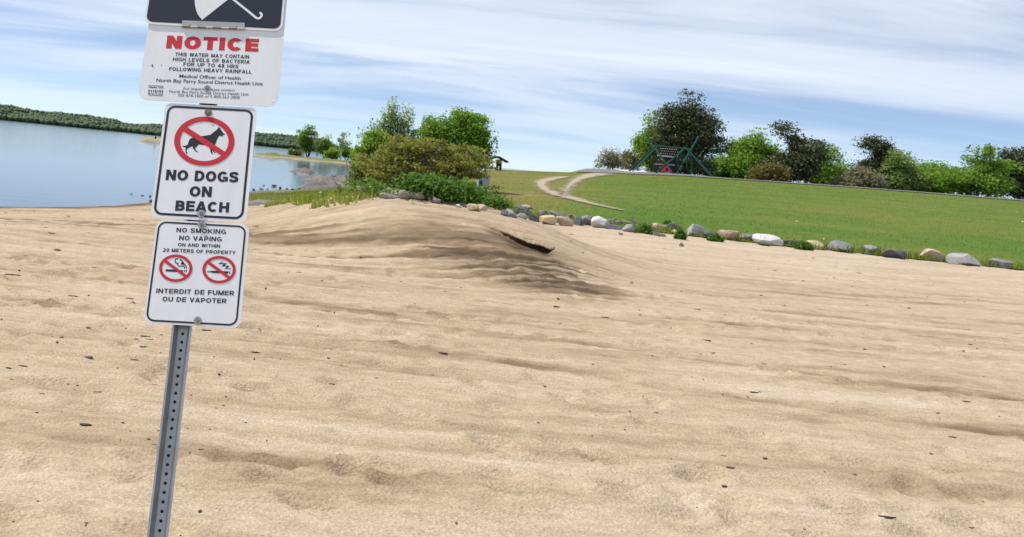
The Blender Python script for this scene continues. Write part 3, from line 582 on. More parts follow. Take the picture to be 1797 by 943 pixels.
RT = [('maple_tree', 'rounded green tree right of the dark pine', 1275, 116, 40, 62, M_MAPLE), ('maple_tree', 'taller green tree overlapping the rounded one on its right', 1322, 112, 44, 84, M_MAPLE), ('pine_tree', 'second dark pine, tallest of the right hand trees', 1385, 106, 42, 104, M_PINE), ('olive_shrub', 'olive shrub at the foot of the second pine', 1345, 101, 26, 26, M_OLIVE), ('maple_tree', 'wide green tree right of the second pine', 1452, 115, 62, 72, M_MAPLE), ('grey_shrub', 'greyish shrub before the wide green tree', 1500, 103, 30, 30, M_GREYLEAF), ('pine_tree', 'slimmer third pine in the middle of the right hand trees', 1530, 112, 34, 92, M_PINE), ('poplar_tree', 'pale green poplar right of the third pine', 1580, 110, 40, 80, M_POPLAR), ('maple_tree', 'broad low green tree right of the poplar', 1640, 114, 56, 60, M_MAPLE), ('maple_tree', 'big dense green tree near the far right', 1712, 106, 66, 92, M_MAPLE), ('pine_tree', 'dark pine at the far right end of the trees', 1785, 110, 46, 98, M_PINE)]
for nm, lb, px, Y, wd, ht, lm in RT:
    wd *= 1.4; b0 = base_at(px, Y); k = Y / FPX; bl = []
    for _ in range(7):
        f = random.random(); rr_ = (0.85 - 0.45 * abs(f - .35)) * wd; bl.append((random.uniform(-.55, .55) * rr_ * k, random.uniform(-.4, .4) * rr_ * k, (0.18 + 0.72 * f) * ht * k, rr_ * k * random.uniform(.45, .7), rr_ * k * .55, ht * k * random.uniform(.16, .26)))
    bl.append((0, 0, ht * k * .3, wd * k * .7, wd * k * .6, ht * k * .26))
    tree(nm, lb, 'shrub' if 'shrub' in nm else 'tree', b0, bl, lm, M_BARK, 240, 60, 0.15, 1.0, 0.2, fork=0.15, flat=(1.2, 1.2, .5) if lm is M_PINE else (1, 1, .7))

# trees on the wooded spit
def spit_tree(nm, lb, px, pyb, Y, els, lm, bm_, nc, per, tr, **k):
    q = at_y(px, pyb, Y); return tree(nm, lb, 'tree' if 'tree' in nm else 'shrub', q, env(q, Y, *els), lm, bm_, nc, per, 0.2, 0.85, tr, group='trees on the wooded spit', **k)
spit_tree('broadleaf_tree', 'tallest dark green tree on the wooded spit', 540, 276, 214, [(541, 232, 12, 11), (535, 240, 10, 9), (549, 236, 8, 8), (540, 254, 12, 12), (533, 258, 8, 12)], M_MAPLE, M_BARK, 90, 40, 0.16, stems=3, spread=0.8)
spit_tree('thin_tree', 'thin sparse tree at the left of the tallest spit tree', 525, 275, 216, [(523, 231, 5, 5), (527, 246, 6, 10)], M_POPLAR, M_PALEBARK, 22, 18, 0.1)
spit_tree('thin_tree', 'thin pale tree just right of the tallest spit tree', 556, 276, 212, [(556, 250, 5, 14), (560, 262, 6, 8)], M_POPLAR, M_PALEBARK, 24, 18, 0.1)
spit_tree('broadleaf_tree', 'medium green tree in the middle of the wooded spit', 568, 277, 214, [(570, 250, 11, 9), (578, 240, 5, 4), (566, 263, 9, 10), (578, 258, 8, 12)], M_MAPLE, M_BARK, 56, 36, 0.12, stems=2, spread=.6)
spit_tree('leafy_bush', 'rounded yellow green bush on the wooded spit', 583, 279, 206, [(583, 271, 15, 9), (577, 273, 9, 7)], M_BRIGHT, M_BARK, 50, 46, 0.08, stems=3, spread=.5)
spit_tree('birch_tree', 'slender white trunked birch at the right of the spit', 598, 281, 205, [(603, 237, 5, 4), (598, 246, 6, 5), (601, 256, 5, 8)], M_POPLAR, mat('birch_bark', (0.6, 0.58, 0.53), 0.8), 26, 18, 0.17)
spit_tree('broadleaf_tree', 'dark green tree right behind the birch', 607, 281, 212, [(608, 264, 12, 14), (618, 268, 12, 10), (597, 268, 8, 9)], M_MAPLE, M_BARK, 60, 36, 0.12, stems=2, spread=.6)
spit_tree('leafy_bush', 'tiny green bush at the left of the spit', 511, 274, 214, [(511, 267, 4, 6)], M_UNDER, M_BARK, 14, 36, 0.06)
spit_tree('leafy_bush', 'olive bush left of the spit trunks', 522, 276, 212, [(522, 269, 7, 5)], M_OLIVE, M_BARK, 18, 36, 0.06)
spit_tree('leafy_bush', 'pale green bush at the right end of the spit beside the shrubs', 627, 284, 200, [(628, 272, 12, 12)], M_BRIGHT, M_BARK, 40, 40, 0.08, stems=3, spread=.5)

# ------------------------------------------------------------------ grass
def blades(name, pts, hts, m, tones, wid=0.02, lean=0.35):
    n_ = len(pts); a = rng.random(n_) * 6.283; d = np.stack([np.cos(a), np.sin(a), np.zeros(n_)], 1); s = np.stack([-np.sin(a), np.cos(a), np.zeros(n_)], 1)
    h_ = np.asarray(hts)[:, None]; tip = pts + d * h_ * lean * rng.random((n_, 1)) + np.array([0, 0, 1.0]) * h_
    V = np.stack([pts - s * wid, pts + s * wid, tip], 1).reshape(-1, 3)
    return link(name, np_mesh(name, V, np.arange(3 * n_).reshape(n_, 3), np.repeat(np.clip(tones, 0, 1), 3)), m, kind='stuff')
poly = [hit(*q) for q in ((432, 344), (520, 339), (600, 337), (660, 345), (690, 352), (660, 354), (560, 366), (505, 364), (470, 354), (432, 354))]
pxs = np.array([p.x for p in poly]); pys = np.array([p.y for p in poly])
def inside(x, y):
    r = np.zeros(len(x), bool); j = len(pxs) - 1
    for i in range(len(pxs)):
        c = ((pys[i] > y) != (pys[j] > y)) & (x < (pxs[j] - pxs[i]) * (y - pys[i]) / (pys[j] - pys[i] + 1e-9) + pxs[i]); r ^= c; j = i
    return r
n_ = 60000; x = rng.uniform(pxs.min() - 1, pxs.max() + 1, n_); y = rng.uniform(pys.min(), pys.max(), n_); keep = inside(x + .5 * fbm(x, y, 3), y + .5 * fbm(x, y, 4)); x, y = x[keep], y[keep]
den = fbm(x * .5, y * .5, 111); keep = rng.random(len(x)) < 0.75 + den; x, y = x[keep], y[keep]
tn = 0.58 + 0.55 * fbm(x * .45, y * .35, 113, 3) + rng.normal(0, .16, len(x)) + 0.15 * sstep(-2.5, -5, x)
blades('shore_grass', np.stack([x, y, height(x, y)], 1), 0.05 + 0.13 * rng.random(len(x)) + .06 * den[keep], M_SHOREGRASS, tn, 0.03)
n_ = 110000; x = rng.uniform(4, 70, n_); y = 29 + (rng.random(n_) ** 1.4) * 62; p = ppx(x, y)
ed = np.interp(p, [780, 880, 960, 1060, 1200, 1500, 1900], [33, 31.5, 30.2, 29.8, 29.4, 28.8, 28.4]); keep = (y > ed + 0.8 * fbm(x * .7, y * .7, 5)) & (p > 720) & (p < 1850); x, y, p, ed = x[keep], y[keep], p[keep], ed[keep]
PTH = []
for q in ((1092, 372), (1060, 365), (1030, 358), (1000, 350), (975, 343), (955, 335), (943, 327), (950, 320), (968, 315), (996, 311.5), (993, 336), (1000, 326), (1012, 317), (1032, 310)):
    v = hit(*q); PTH.append((v.x, v.y))
PTH = np.array(PTH); A_ = PTH[:-1]; dmin = np.full(len(x), 99.0)
for k in range(len(PTH) - 1):
    if k == 9: continue
    a_, b_ = PTH[k], PTH[k + 1]
    for f in np.linspace(0, 1, 12): dmin = np.minimum(dmin, np.hypot(x - (a_ + (b_ - a_) * f)[0], y - (a_ + (b_ - a_) * f)[1]))
keep = (dmin > 0.35 + 0.3 * rng.random(len(x))) & ((p < 1005) & (y < 84) | (y < np.interp(p, [1010, 1050, 1100, 1150, 1200], hy))); x, y, p, ed = x[keep], y[keep], p[keep], ed[keep]
rough = np.exp(-((y - ed) / 1.6) ** 2)
tn = np.interp(p, [800, 980, 1060, 1150, 1400], [0.62, 0.58, 0.36, 0.25, 0.3]) + 0.55 * fbm(x * .14, y * .3, 93) + rng.normal(0, .12, len(x))
blades('lawn_grass', np.stack([x, y, height(x, y) + .03], 1), (0.02 + 0.03 * rng.random(len(x))) * (1 + 6 * rough), M_GRASS, tn, 0.018)
# clover and dandelion heads on the lawn
k = rng.choice(len(x), 60); pts = np.stack([x[k], y[k], height(x[k], y[k]) + .10], 1); pts = pts[(p[k] > 1050)]
v, f, t_ = leaves(pts, 0.045, np.full(len(pts), .5), 1.5, 0.9); link('clover_flowers', np_mesh('clover', v, f), mat('flower', (0.7, 0.7, 0.6), 0.7), kind='stuff')

# ------------------------------------------------------------------ small debris on the sand
def scatter_debris():
    V, F, T = [], [], []; c0 = 0; ic = iv
    for _ in range(1300):
        y = 2.5 + 24 * random.random() ** 1.3; pxx = random.uniform(-150, 1800); x = (pxx - 600) / 1600 * y
        if np.interp(x, SX, SY) - y < 0.5 or (pxx > 450 and random.random() < 0.55): continue
        s = random.uniform(0.004, 0.014) * min(1, 0.25 + y / 14) * (1 if random.random() < .9 else 1.8)
        V.append(iv * (s * random.choice((.8, 1.0, 1.4, 4.5)), s * random.choice((.6, 1, 1, 2.5)), s * .5) * (1 + .4 * (rng.random((len(iv), 1)) - .5)) + (x, y, float(height(np.array([x]), np.array([y]), True)[0]) + s * .3)); F.append(fi + c0); c0 += len(iv); T.append(np.full(len(iv), random.random()))
    link('beach_debris', np_mesh('debris', np.concatenate(V), np.concatenate(F), np.concatenate(T)), mat('debris', (0.08, .06, .045), .9, tone=[(0, (.04, .032, .026)), (.7, (.11, .08, .06)), (1, (.3, .27, .23))]), kind='stuff')
scatter_debris()
for i, (a, b_, c, d, l) in enumerate(((156, 411, 6, 5, 'single dark clod on the sand left of the signpost'), (99, 441, 20, 5, 'long dark piece of bark on the sand at the left'), (33, 476, 7, 4, 'dark clod near the left edge of the sand'), (120, 387 - 6, 7, 3, 'dark bit of bark nearest the waterline at the left'), (1196, 513, 6, 4, 'dark clod on the raked sand at the right'))):
    P = hit(a, b_); k = P.y / FPX
    o = link('bark_piece', rock_mesh(c * k * .5, c * k * .3, d * k * .45, 400 + i, sub=2), rockmat((0.075, 0.058, 0.042))); o.location = P + Vector((0, 0, d * k * .12)); tag(o, l, 'debris', 'dark bits lying on the sand')
def log(px0, py0, px1, py1, r, lb):
    a = hit(px0, py0); b_ = hit(px1, py1); a.z += r * .6; b_.z += r * .6; V, F = [], []
    pts = [a.lerp(b_, f) + Vector((0, random.gauss(0, r * .5), abs(random.gauss(0, r * .3)))) for f in np.linspace(0, 1, 7)]; tube(V, F, pts, r, r * .55, 8)
    o = link('driftwood_log', np_mesh('log', V, F, smooth=True), M_TWIG); tag(o, lb, 'driftwood', 'driftwood behind the mound')
log(682, 338, 708, 352, 0.05, 'slanting grey driftwood branch behind the mound top'); log(702, 350, 742, 354, 0.09, 'thick grey driftwood log lying behind the mound'); log(602, 325, 622, 325.5, 0.07, 'pale driftwood log by the left shrub'); log(755, 357, 775, 361, 0.06, 'dark driftwood piece at the edge of the undergrowth')

# ------------------------------------------------------------------ built things on the slope
def bar(bm, a, b, w_, d_=None):
    a, b = Vector(a), Vector(b); d_ = d_ or w_; t_ = (b - a).normalized(); s = t_.cross(Vector((0, 1, 0)))
    s = s.normalized() if s.length > 1e-4 else Vector((1, 0, 0)); n_ = t_.cross(s).normalized(); vs_ = []
    for p_ in (a, b):
        for u, v in ((-1, -1), (1, -1), (1, 1), (-1, 1)): vs_.append(bm.verts.new(p_ + s * u * w_ / 2 + n_ * v * d_ / 2))
    for f in ((0, 1, 2, 3), (7, 6, 5, 4), (0, 4, 5, 1), (1, 5, 6, 2), (2, 6, 7, 3), (3, 7, 4, 0)): bm.faces.new([vs_[i] for i in f])
def barobj(name, segs, m, parent):
    bm = bmesh.new(); ip = parent.location
    for s in segs: bar(bm, Vector(s[0]) - ip, Vector(s[1]) - ip, *s[2:])
    bmesh.ops.recalc_face_normals(bm, faces=bm.faces); return link(name, bm_mesh(name, bm), m, parent)
M_GREENM = mat('green_paint', (0.02, 0.11, 0.095), 0.4, spec=0.5, noise=(3, (0.03, 0.14, 0.12), 0.5)); M_DKGREEN = mat('dark_green_paint', (0.008, 0.04, 0.036), 0.45)
M_REDP = mat('red_plastic', (0.62, 0.045, 0.06), 0.45, spec=0.5); M_WHITEBAR = mat('pale_bar', (0.62, 0.62, 0.62), 0.5); M_PINKBAR = mat('pink_bar', (0.62, 0.32, 0.34), 0.5); M_HOLD = mat('climbing_hold', (0.66, 0.62, 0.45), 0.6); M_BLACKP = mat('black_panel', (0.012, 0.016, 0.016), 0.5)
YP = 92.0
def Q(px, py, dy=0.0): v = at_y(px, py, YP + dy); return v
cf_ = empty('climbing_frame', base_at(1165, YP)); tag(cf_, 'dark green climbing frame with crossed beams, holds and red panel on the rise', 'climbing frame')
barobj('beam', [(Q(1133, 236), Q(1182, 306), 0.13)], M_GREENM, cf_); barobj('beam', [(Q(1203, 259, .25), Q(1151, 304, .25), 0.13)], M_GREENM, cf_)
barobj('beam', [(Q(1151, 256, .6), Q(1104, 301, .6), 0.16)], M_DKGREEN, cf_); barobj('beam', [(Q(1153, 258, 1.2), Q(1109, 302, 1.2), 0.12)], M_GREENM, cf_)
barobj('beam', [(Q(1203, 259, .3), Q(1252, 312, .3), 0.13)], M_GREENM, cf_); barobj('beam', [(Q(1226, 240, .1), Q(1186, 309, 2.0), 0.12)], M_GREENM, cf_); barobj('top_rail', [(Q(1149, 255.5, .45), Q(1215, 262, .45), 0.13)], M_GREENM, cf_)
wall = barobj('climbing_wall', [((Q(1174, 259, .8)), (Q(1172, 279, .8)), 1.75, 0.06)], M_BLACKP, cf_)
hm = None
for r_ in range(4):
    for c_ in range(8):
        v = Q(1160 + c_ * 3.9 + (r_ % 2) * 1.8, 260.6 + r_ * 4.2 + c_ * .3, .72)
        if hm is None:
            hm = rock_mesh(0.085, 0.05, 0.075, 5, sub=1)
        o = link('hold', hm, M_HOLD, wall); o.location = v - cf_.location
barobj('crossbar', [(Q(1154, 273, .5), Q(1184, 276, .5), 0.13)], M_WHITEBAR, cf_); barobj('crossbar', [(Q(1148, 288, .4), Q(1184, 290, .4), 0.10)], M_PINKBAR, cf_)
def hoop(px, py0, py1, wpx, dy):
    V, F = [], []; pts = []
    for i in range(17):
        a = math.pi * 2 * i / 16; pts.append(Q(px + wpx * math.cos(a), (py0 + py1) / 2 + (py1 - py0) / 2 * math.sin(a), dy) - cf_.location)
    tube(V, F, pts, 0.075, 0.075, 6); link('hoop', np_mesh('hoop', V, F, smooth=True), M_DKGREEN, cf_)
hoop(1193, 271, 302, 4.5, 1.0); hoop(1150, 268, 302, 3.0, 1.2); hoop(1210, 272, 304, 4.5, 1.4)
barobj('rear_panel', [((Q(1178, 280, 1.6)), (Q(1176, 301, 1.6)), 1.3, 0.05)], M_BLACKP, cf_)
c0 = [Q(1170.5, 291, -.1), Q(1178.5, 302.8, -.1), Q(1160, 301.2, -.1)]; cc = Q(1170.5, 298, -.1); bm = bmesh.new(); fr = []; R_ = 0.16; n_ = 24
for dy in (0, 0.07):
    o_, i_ = [], []
    for k in range(n_):
        f = k / n_ * 3; e = int(f); po = c0[e].lerp(c0[(e + 1) % 3], f - e); dr = (po - cc).normalized()
        o_.append(bm.verts.new(po - cf_.location + Vector((0, dy, 0)))); i_.append(bm.verts.new(cc + dr * R_ - cf_.location + Vector((0, dy, 0))))
    fr.append((o_, i_))
for k in range(n_):
    j = (k + 1) % n_
    for (A_, B_) in ((fr[0][0], fr[0][1]), (fr[1][0], fr[1][1]), (fr[0][0], fr[1][0]), (fr[0][1], fr[1][1])): bm.faces.new((A_[k], A_[j], B_[j], B_[k]))
bmesh.ops.recalc_face_normals(bm, faces=bm.faces); link('triangle_panel', bm_mesh('triangle', bm), M_REDP, cf_)

YK = 87.0
M_DKWOOD = mat('dark_wood', (0.035, 0.026, 0.02), 0.8, noise=(6, (0.06, 0.045, 0.035), 0.6)); M_ROOFD = mat('dark_shingle', (0.03, 0.032, 0.036), 0.85)
def K(px, py, dy=0): return at_y(px, py, YK + dy)
kk = empty('information_kiosk', base_at(874, YK)); tag(kk, 'dark wooden information shelter with pitched roof on the skyline beside the shrub', 'shelter')
barobj('post', [(K(873.0, 280), K(872.4, 304), 0.2)], M_DKWOOD, kk); barobj('post', [(K(878.6, 280), K(878.0, 304), 0.2)], M_DKWOOD, kk); barobj('notice_board', [(K(875.8, 281, .05), K(875.4, 292, .05), 0.2, 0.06)], M_DKWOOD, kk)
for nm, A_, B_ in (('roof', (873.5, 275.4), (890, 285)), ('roof', (874.2, 275.2), (860, 278.6))): barobj(nm, [(K(*A_, -.1), K(*B_, -.1), 0.14, 1.5)], M_ROOFD, kk)

YB = 38.0
def Bx(px, py, dy=0): return at_y(px, py, YB + dy)
M_GREYM = mat('grey_metal', (0.50, 0.54, 0.60), 0.5, noise=(4, (0.42, 0.46, 0.52), 0.5)); M_DGREY = mat('dark_grey_metal', (0.07, 0.08, 0.09), 0.5); M_WOOD = mat('weathered_wood', (0.36, 0.31, 0.23), 0.9, noise=(8, (0.22, 0.18, 0.13), .6))
cb = empty('utility_cabinet', base_at(848, YB)); tag(cb, 'grey metal utility cabinet on wooden legs beside the green undergrowth', 'utility box')
body = barobj('body', [(Bx(849, 310), Bx(847.6, 331), 20 * YB / FPX, 0.35)], M_GREYM, cb)
barobj('lid', [(Bx(849.2, 308.6), Bx(849.1, 310.2), 22.5 * YB / FPX, 0.42)], M_GREYM, cb); barobj('door', [(Bx(844.6, 317, -.19), Bx(844.0, 329, -.19), 4.5 * YB / FPX, 0.02)], M_DGREY, cb)
barobj('base_trim', [(Bx(852.6, 325.8, -.185), Bx(852.2, 331, -.185), 10.5 * YB / FPX, 0.03)], M_DGREY, cb); barobj('vent', [(Bx(855.2, 312, -.185), Bx(855.0, 314.5, -.185), 2.0 * YB / FPX, 0.02)], M_DGREY, cb)
for a in (840.0, 852.5): barobj('leg', [(Bx(a, 331), Bx(a - .4, 346), 0.075)], M_WOOD, cb)

# ------------------------------------------------------------------ the signpost
ang = math.radians(3.2); lean = math.radians(22)
ex = right * math.cos(ang) - up * math.sin(ang); ey0 = right * math.sin(ang) + up * math.cos(ang); ey = ey0 * math.cos(lean) + fwd * math.sin(lean); en = ex.cross(ey)
P0 = EYEP + ray(358, 263) * 3.0
MS = Matrix((ex, ey, en)).transposed()
sp = empty('sign_post'); sp.matrix_world = Matrix.Translation(P0) @ MS.to_4x4()
tag(sp, 'metal post carrying three stacked white beach notices in the foreground', 'sign')
def uv(px, py):
    d = ray(px, py); t_ = (P0 - EYEP).dot(en) / d.dot(en); q = EYEP + d * t_ - P0; return Vector((q.dot(ex), q.dot(ey)))
M_WHITE = mat('sign_white', (0.80, 0.81, 0.83), 0.38, spec=0.5, noise=[(5, (0.70, 0.71, 0.73), 0.6, (3.0, 0.35, 1)), (30, (0.74, 0.74, 0.74), 0.4)]); M_BLACK = mat('sign_black', (0.014, 0.015, 0.02), 0.4, spec=0.5); M_NAVY = mat('sign_navy', (0.010, 0.015, 0.032), 0.35, spec=0.5)
M_RED = mat('sign_red', (0.55, 0.018, 0.03), 0.42, spec=0.5, noise=(6, (0.48, 0.02, 0.03), .5)); M_GREYT = mat('sign_grey_print', (0.10, 0.105, 0.12), 0.5); M_STEEL = mat('galvanised_steel', (0.42, 0.43, 0.43), 0.42, metallic=0.75, noise=[(14, (0.3, 0.3, 0.3), .6), (60, (0.5, 0.5, 0.48), .4)]); M_RUST = mat('rusty_steel', (0.22, 0.15, 0.10), 0.7, metallic=0.3, noise=(60, (0.3, 0.27, 0.24), .6))
def rrect(u0, v0, u1, v1, r, k=8):
    o = []
    for cx_, cy_, a0 in ((u1 - r, v1 - r, 0), (u0 + r, v1 - r, 90), (u0 + r, v0 + r, 180), (u1 - r, v0 + r, 270)):
        for i in range(k + 1): a = math.radians(a0 + 90 * i / k); o.append((cx_ + r * math.cos(a), cy_ + r * math.sin(a)))
    return o
def plate(name, pts, z0, z1, m, parent):
    bm = bmesh.new(); lo = [bm.verts.new((x, y, z0)) for x, y in pts]; hi = [bm.verts.new((x, y, z1)) for x, y in pts]
    bm.faces.new(hi); bm.faces.new(lo[::-1])
    for i in range(len(pts)): j = (i + 1) % len(pts); bm.faces.new((lo[i], lo[j], hi[j], hi[i]))
    bmesh.ops.recalc_face_normals(bm, faces=bm.faces); return link(name, bm_mesh(name, bm), m, parent)
def ringplate(name, outer, inner, z, m, parent, th=0.0004):
    bm = bmesh.new(); n_ = len(outer); L_ = []
    for zz_ in (z - th, z):
        L_.append(([bm.verts.new((*p_, zz_)) for p_ in outer], [bm.verts.new((*p_, zz_)) for p_ in inner]))
    for i in range(n_):
        j = (i + 1) % n_
        bm.faces.new((L_[1][0][i], L_[1][0][j], L_[1][1][j], L_[1][1][i])); bm.faces.new((L_[0][0][i], L_[1][0][i], L_[1][0][j], L_[0][0][j])[::-1]); bm.faces.new((L_[0][1][i], L_[1][1][i], L_[1][1][j], L_[0][1][j]))
    bmesh.ops.recalc_face_normals(bm, faces=bm.faces); return link(name, bm_mesh(name, bm), m, parent)
def pxpoly(pts): return [tuple(uv(*p_)) for p_ in pts]
def stroke(pts, w_):
    """outline of a polyline of half width w_ (metres) in sign coordinates"""
    P = [Vector(p_) for p_ in pts]; l, r = [], []
    for i, p_ in enumerate(P):
        d = (P[min(i + 1, len(P) - 1)] - P[max(i - 1, 0)]).normalized(); nn = Vector((-d.y, d.x)); l.append(tuple(p_ + nn * w_)); r.append(tuple(p_ - nn * w_))
    return l + r[::-1]
def smoothline(pts, n_=6):
    P = [Vector(p_) for p_ in pts]; o = []
    for i in range(len(P) - 1):
        a, b, c, d = P[max(i - 1, 0)], P[i], P[i + 1], P[min(i + 2, len(P) - 1)]
        for k in range(n_):
            t_ = k / n_; o.append(tuple(0.5 * ((2 * b) + (c - a) * t_ + (2 * a - 5 * b + 4 * c - d) * t_ ** 2 + (3 * b - a - 3 * c + d) * t_ ** 3)))
    o.append(tuple(P[-1])); return o
def text_mesh(s, off):
    cu = bpy.data.curves.new('t', 'FONT'); cu.body = s; cu.size = 1; cu.offset = off; cu.resolution_u = 4; cu.fill_mode = 'FRONT'
    to = bpy.data.objects.new('t', cu); COL.objects.link(to); dg = bpy.context.evaluated_depsgraph_get(); dg.update()
    me = bpy.data.meshes.new_from_object(to.evaluated_get(dg)); bpy.data.objects.remove(to); bpy.data.curves.remove(cu); me.materials.clear(); return me
def glyph(ch, w):
    """a plain heavy sans: (advance, strokes) on a cap height of 1, stroke weight w"""
    h = w / 2
    def arc(cx_, cy_, rx, ry, a0, a1, n_=14): return [(cx_ + rx * math.cos(math.radians(a0 + (a1 - a0) * i / n_)), cy_ + ry * math.sin(math.radians(a0 + (a1 - a0) * i / n_))) for i in range(n_ + 1)]
    W = {'I': w, 'M': .86, 'W': 1.02, 'O': .80, 'Q': .8, 'C': .76, 'G': .80, 'D': .74, 'E': .64, 'F': .60, 'L': .58, 'T': .66, 'A': .78, 'V': .74, 'Y': .74, 'N': .74, 'H': .74, 'U': .74, 'K': .76, '0': .62, '2': .6, '4': .64, '8': .62, '-': .4}.get(ch, .70)
    V_ = [(h, 0), (h, 1)]; c = W / 2; r_ = W - h
    def loop(y0, y1, x1): m_ = (y0 + y1) / 2; e = (y1 - y0) / 2; return [(w * .9, y1)] + arc(x1 - e, m_, e, e, 90, -90, 12) + [(w * .9, y0)]
    G = {'I': [V_], 'N': [V_, [(r_, 0), (r_, 1)], [(h * 1.1, 1), (r_ - h * .1, 0)]], 'M': [V_, [(r_, 0), (r_, 1)], [(h * 1.1, 1), (c, .02)], [(r_ - h * .1, 1), (c, .02)]],
     'W': [[(h * .8, 1), (.28 * W, 0)], [(.28 * W, 0), (c, 1)], [(c, 1), (.72 * W, 0)], [(.72 * W, 0), (W - h * .8, 1)]], 'V': [[(h * .8, 1), (c, 0)], [(W - h * .8, 1), (c, 0)]], 'A': [[(h * .8, 0), (c, 1)], [(W - h * .8, 0), (c, 1)], [(.24 * W, .27), (.76 * W, .27)]],
     'Y': [[(h * .8, 1), (c, .42)], [(W - h * .8, 1), (c, .42)], [(c, .45), (c, 0)]], 'K': [V_, [(W - h * .8, 1), (w, .36)], [(.42 * W, .56), (W - h * .7, 0)]], 'T': [[(0, 1 - h), (W, 1 - h)], [(c, 1 - w), (c, 0)]],
     'E': [V_, [(w, 1 - h), (W, 1 - h)], [(w, .51), (W * .95, .51)], [(w, h), (W, h)]], 'F': [V_, [(w, 1 - h), (W, 1 - h)], [(w, .48), (W * .92, .48)]], 'L': [V_, [(w, h), (W, h)]], 'H': [V_, [(r_, 0), (r_, 1)], [(w, .51), (W - w, .51)]],
     'O': [arc(c, .5, c - h, .5 - h, 0, 360, 36)], '0': [arc(c, .5, c - h, .5 - h, 0, 360, 30)], 'C': [arc(c, .5, c - h, .5 - h, 42, 318, 26)], 'G': [arc(c, .5, c - h, .5 - h, 42, 300, 26), [(W - h, .06), (W - h, .5)], [(c * 1.05, .42), (W - w, .42)]],
     'D': [V_, [(w * .9, 1 - h), (.42 * W, 1 - h)] + arc(.42 * W, .5, .58 * W - h, .5 - h, 90, -90, 16)[1:] + [(w * .9, h)]], 'P': [V_, loop(.40, 1 - h, W - h)], 'R': [V_, loop(.43, 1 - h, W - h), [(W * .48, .43), (W - h * .7, 0)]], 'B': [V_, loop(.52, 1 - h, W - h * 1.3), loop(h, .50, W - h)],
     'U': [[(h, 1), (h, .36)] + arc(c, .36, c - h, .36 - h, 180, 360, 14)[1:] + [(W - h, 1)]], 'S': [smoothline([(W - h * 1.1, .70), (W * .74, 1 - h * 1.25), (c, 1 - h), (W * .25, 1 - h * 1.35), (h, .735), (W * .25, .58), (c, .51), (W * .78, .42), (W - h, .265), (W * .76, h * 1.35), (c, h), (W * .24, h * 1.3), (h * .9, .30)], 4)],
     '2': [arc(c, .70, c - h, .30 - h, 170, -30, 12) + [(h, h * 1.1)], [(0, h), (W, h)]], '4': [[(.62 * W, 1), (h * .7, .32)], [(0, .27), (W, .27)], [(.70 * W, 1), (.70 * W, 0)]], '8': [arc(c, .74, c - h * 1.2, .26 - h, 0, 360, 24), arc(c, .27, c - h, .27 - h, 0, 360, 24)], '-': [[(.05, .4), (.35, .4)]]}
    return W, G.get(ch, [])
def block(s, xl, yl, xr, yr, cap, m, parent, z, w=0.2, gap=0.10, space=0.34):
    """one line of heavy capitals fitted between two photo points"""
    polys = []; x = 0; k = 0
    for ch in s:
        if ch == ' ': x += space; continue
        W, st = glyph(ch, w)
        for q in st:
            pts = [Vector(p_) for p_ in q]; cl = len(pts) > 8 and (pts[0] - pts[-1]).length < 1e-4; l, r = [], []
            for i, p_ in enumerate(pts):
                if cl: d = pts[(i + 1) % (len(pts) - 1)] - pts[(i - 1) % (len(pts) - 1)]
                else: d = pts[min(i + 1, len(pts) - 1)] - pts[max(i - 1, 0)]
                d.normalize(); nn = Vector((-d.y, d.x)) * w / 2
                diag = len(pts) == 2 and abs(d.x) > .05 and abs(d.y) > .05
                if diag: nn = Vector((math.copysign(w / 2 * 1.04, nn.x), 0))
                l.append((x + (p_ + nn).x, min(1, max(0, (p_ + nn).y)) if len(pts) == 2 else (p_ + nn).y)); r.append((x + (p_ - nn).x, min(1, max(0, (p_ - nn).y)) if len(pts) == 2 else (p_ - nn).y))
            polys.append((l, r, k)); k = (k + 1) % 4
        x += W + gap
    x -= gap; a, b_ = uv(xl, yl), uv(xr, yr); mx_, my_ = (xl + xr) / 2, (yl + yr) / 2
    capv = (uv(mx_, my_ - cap) - uv(mx_, my_)).length; d = (b_ - a); L_ = d.length; d.normalize(); nn = Vector((-d.y, d.x)); V, F = [], []
    for l, r, k in polys:
        b0_ = len(V); n_ = len(l)
        for (px_, py_) in l + r: q = a + d * (px_ / x * L_) + nn * (py_ * capv); V.append((q.x, q.y, z + k * 0.00003))
        F += [(b0_ + i, b0_ + n_ + i, b0_ + n_ + i + 1, b0_ + i + 1) for i in range(n_ - 1)]
    return link('lettering', np_mesh('lettering', V, F), m, parent)
_cap = {}
def text(s, xl, yl, xr, yr, cap, m, parent, z, bold=0.03, name='lettering'):
    if bold not in _cap:
        me = text_mesh('H', bold); co_ = [v.co.y for v in me.vertices]; _cap[bold] = (min(co_), max(co_)); bpy.data.meshes.remove(me)
    me = text_mesh(s, bold); c = np.empty(len(me.vertices) * 3, np.float32); me.vertices.foreach_get('co', c); c = c.reshape(-1, 3)
    a, b_ = uv(xl, yl), uv(xr, yr); capv = (uv((xl + xr) / 2, (yl + yr) / 2 - cap) - uv((xl + xr) / 2, (yl + yr) / 2)).length
    x0, x1 = c[:, 0].min(), c[:, 0].max(); sy = capv / (_cap[bold][1] - _cap[bold][0]); d = (b_ - a); L_ = d.length; d.normalize(); nn = Vector((-d.y, d.x))
    u_ = (c[:, 0] - x0) / (x1 - x0) * L_; v_ = (c[:, 1] - _cap[bold][0]) * sy
    c2 = np.stack([a.x + d.x * u_ + nn.x * v_, a.y + d.y * u_ + nn.y * v_, np.full(len(u_), z)], 1)
    me.vertices.foreach_set('co', c2.astype(np.float32).ravel()); me.update(); return link(name, me, m, parent)
def ellipse(cx_, cy_, rx, ry, n_=72): return pxpoly([(cx_ + rx * math.cos(6.28318 * i / n_), cy_ + ry * math.sin(6.28318 * i / n_)) for i in range(n_)])
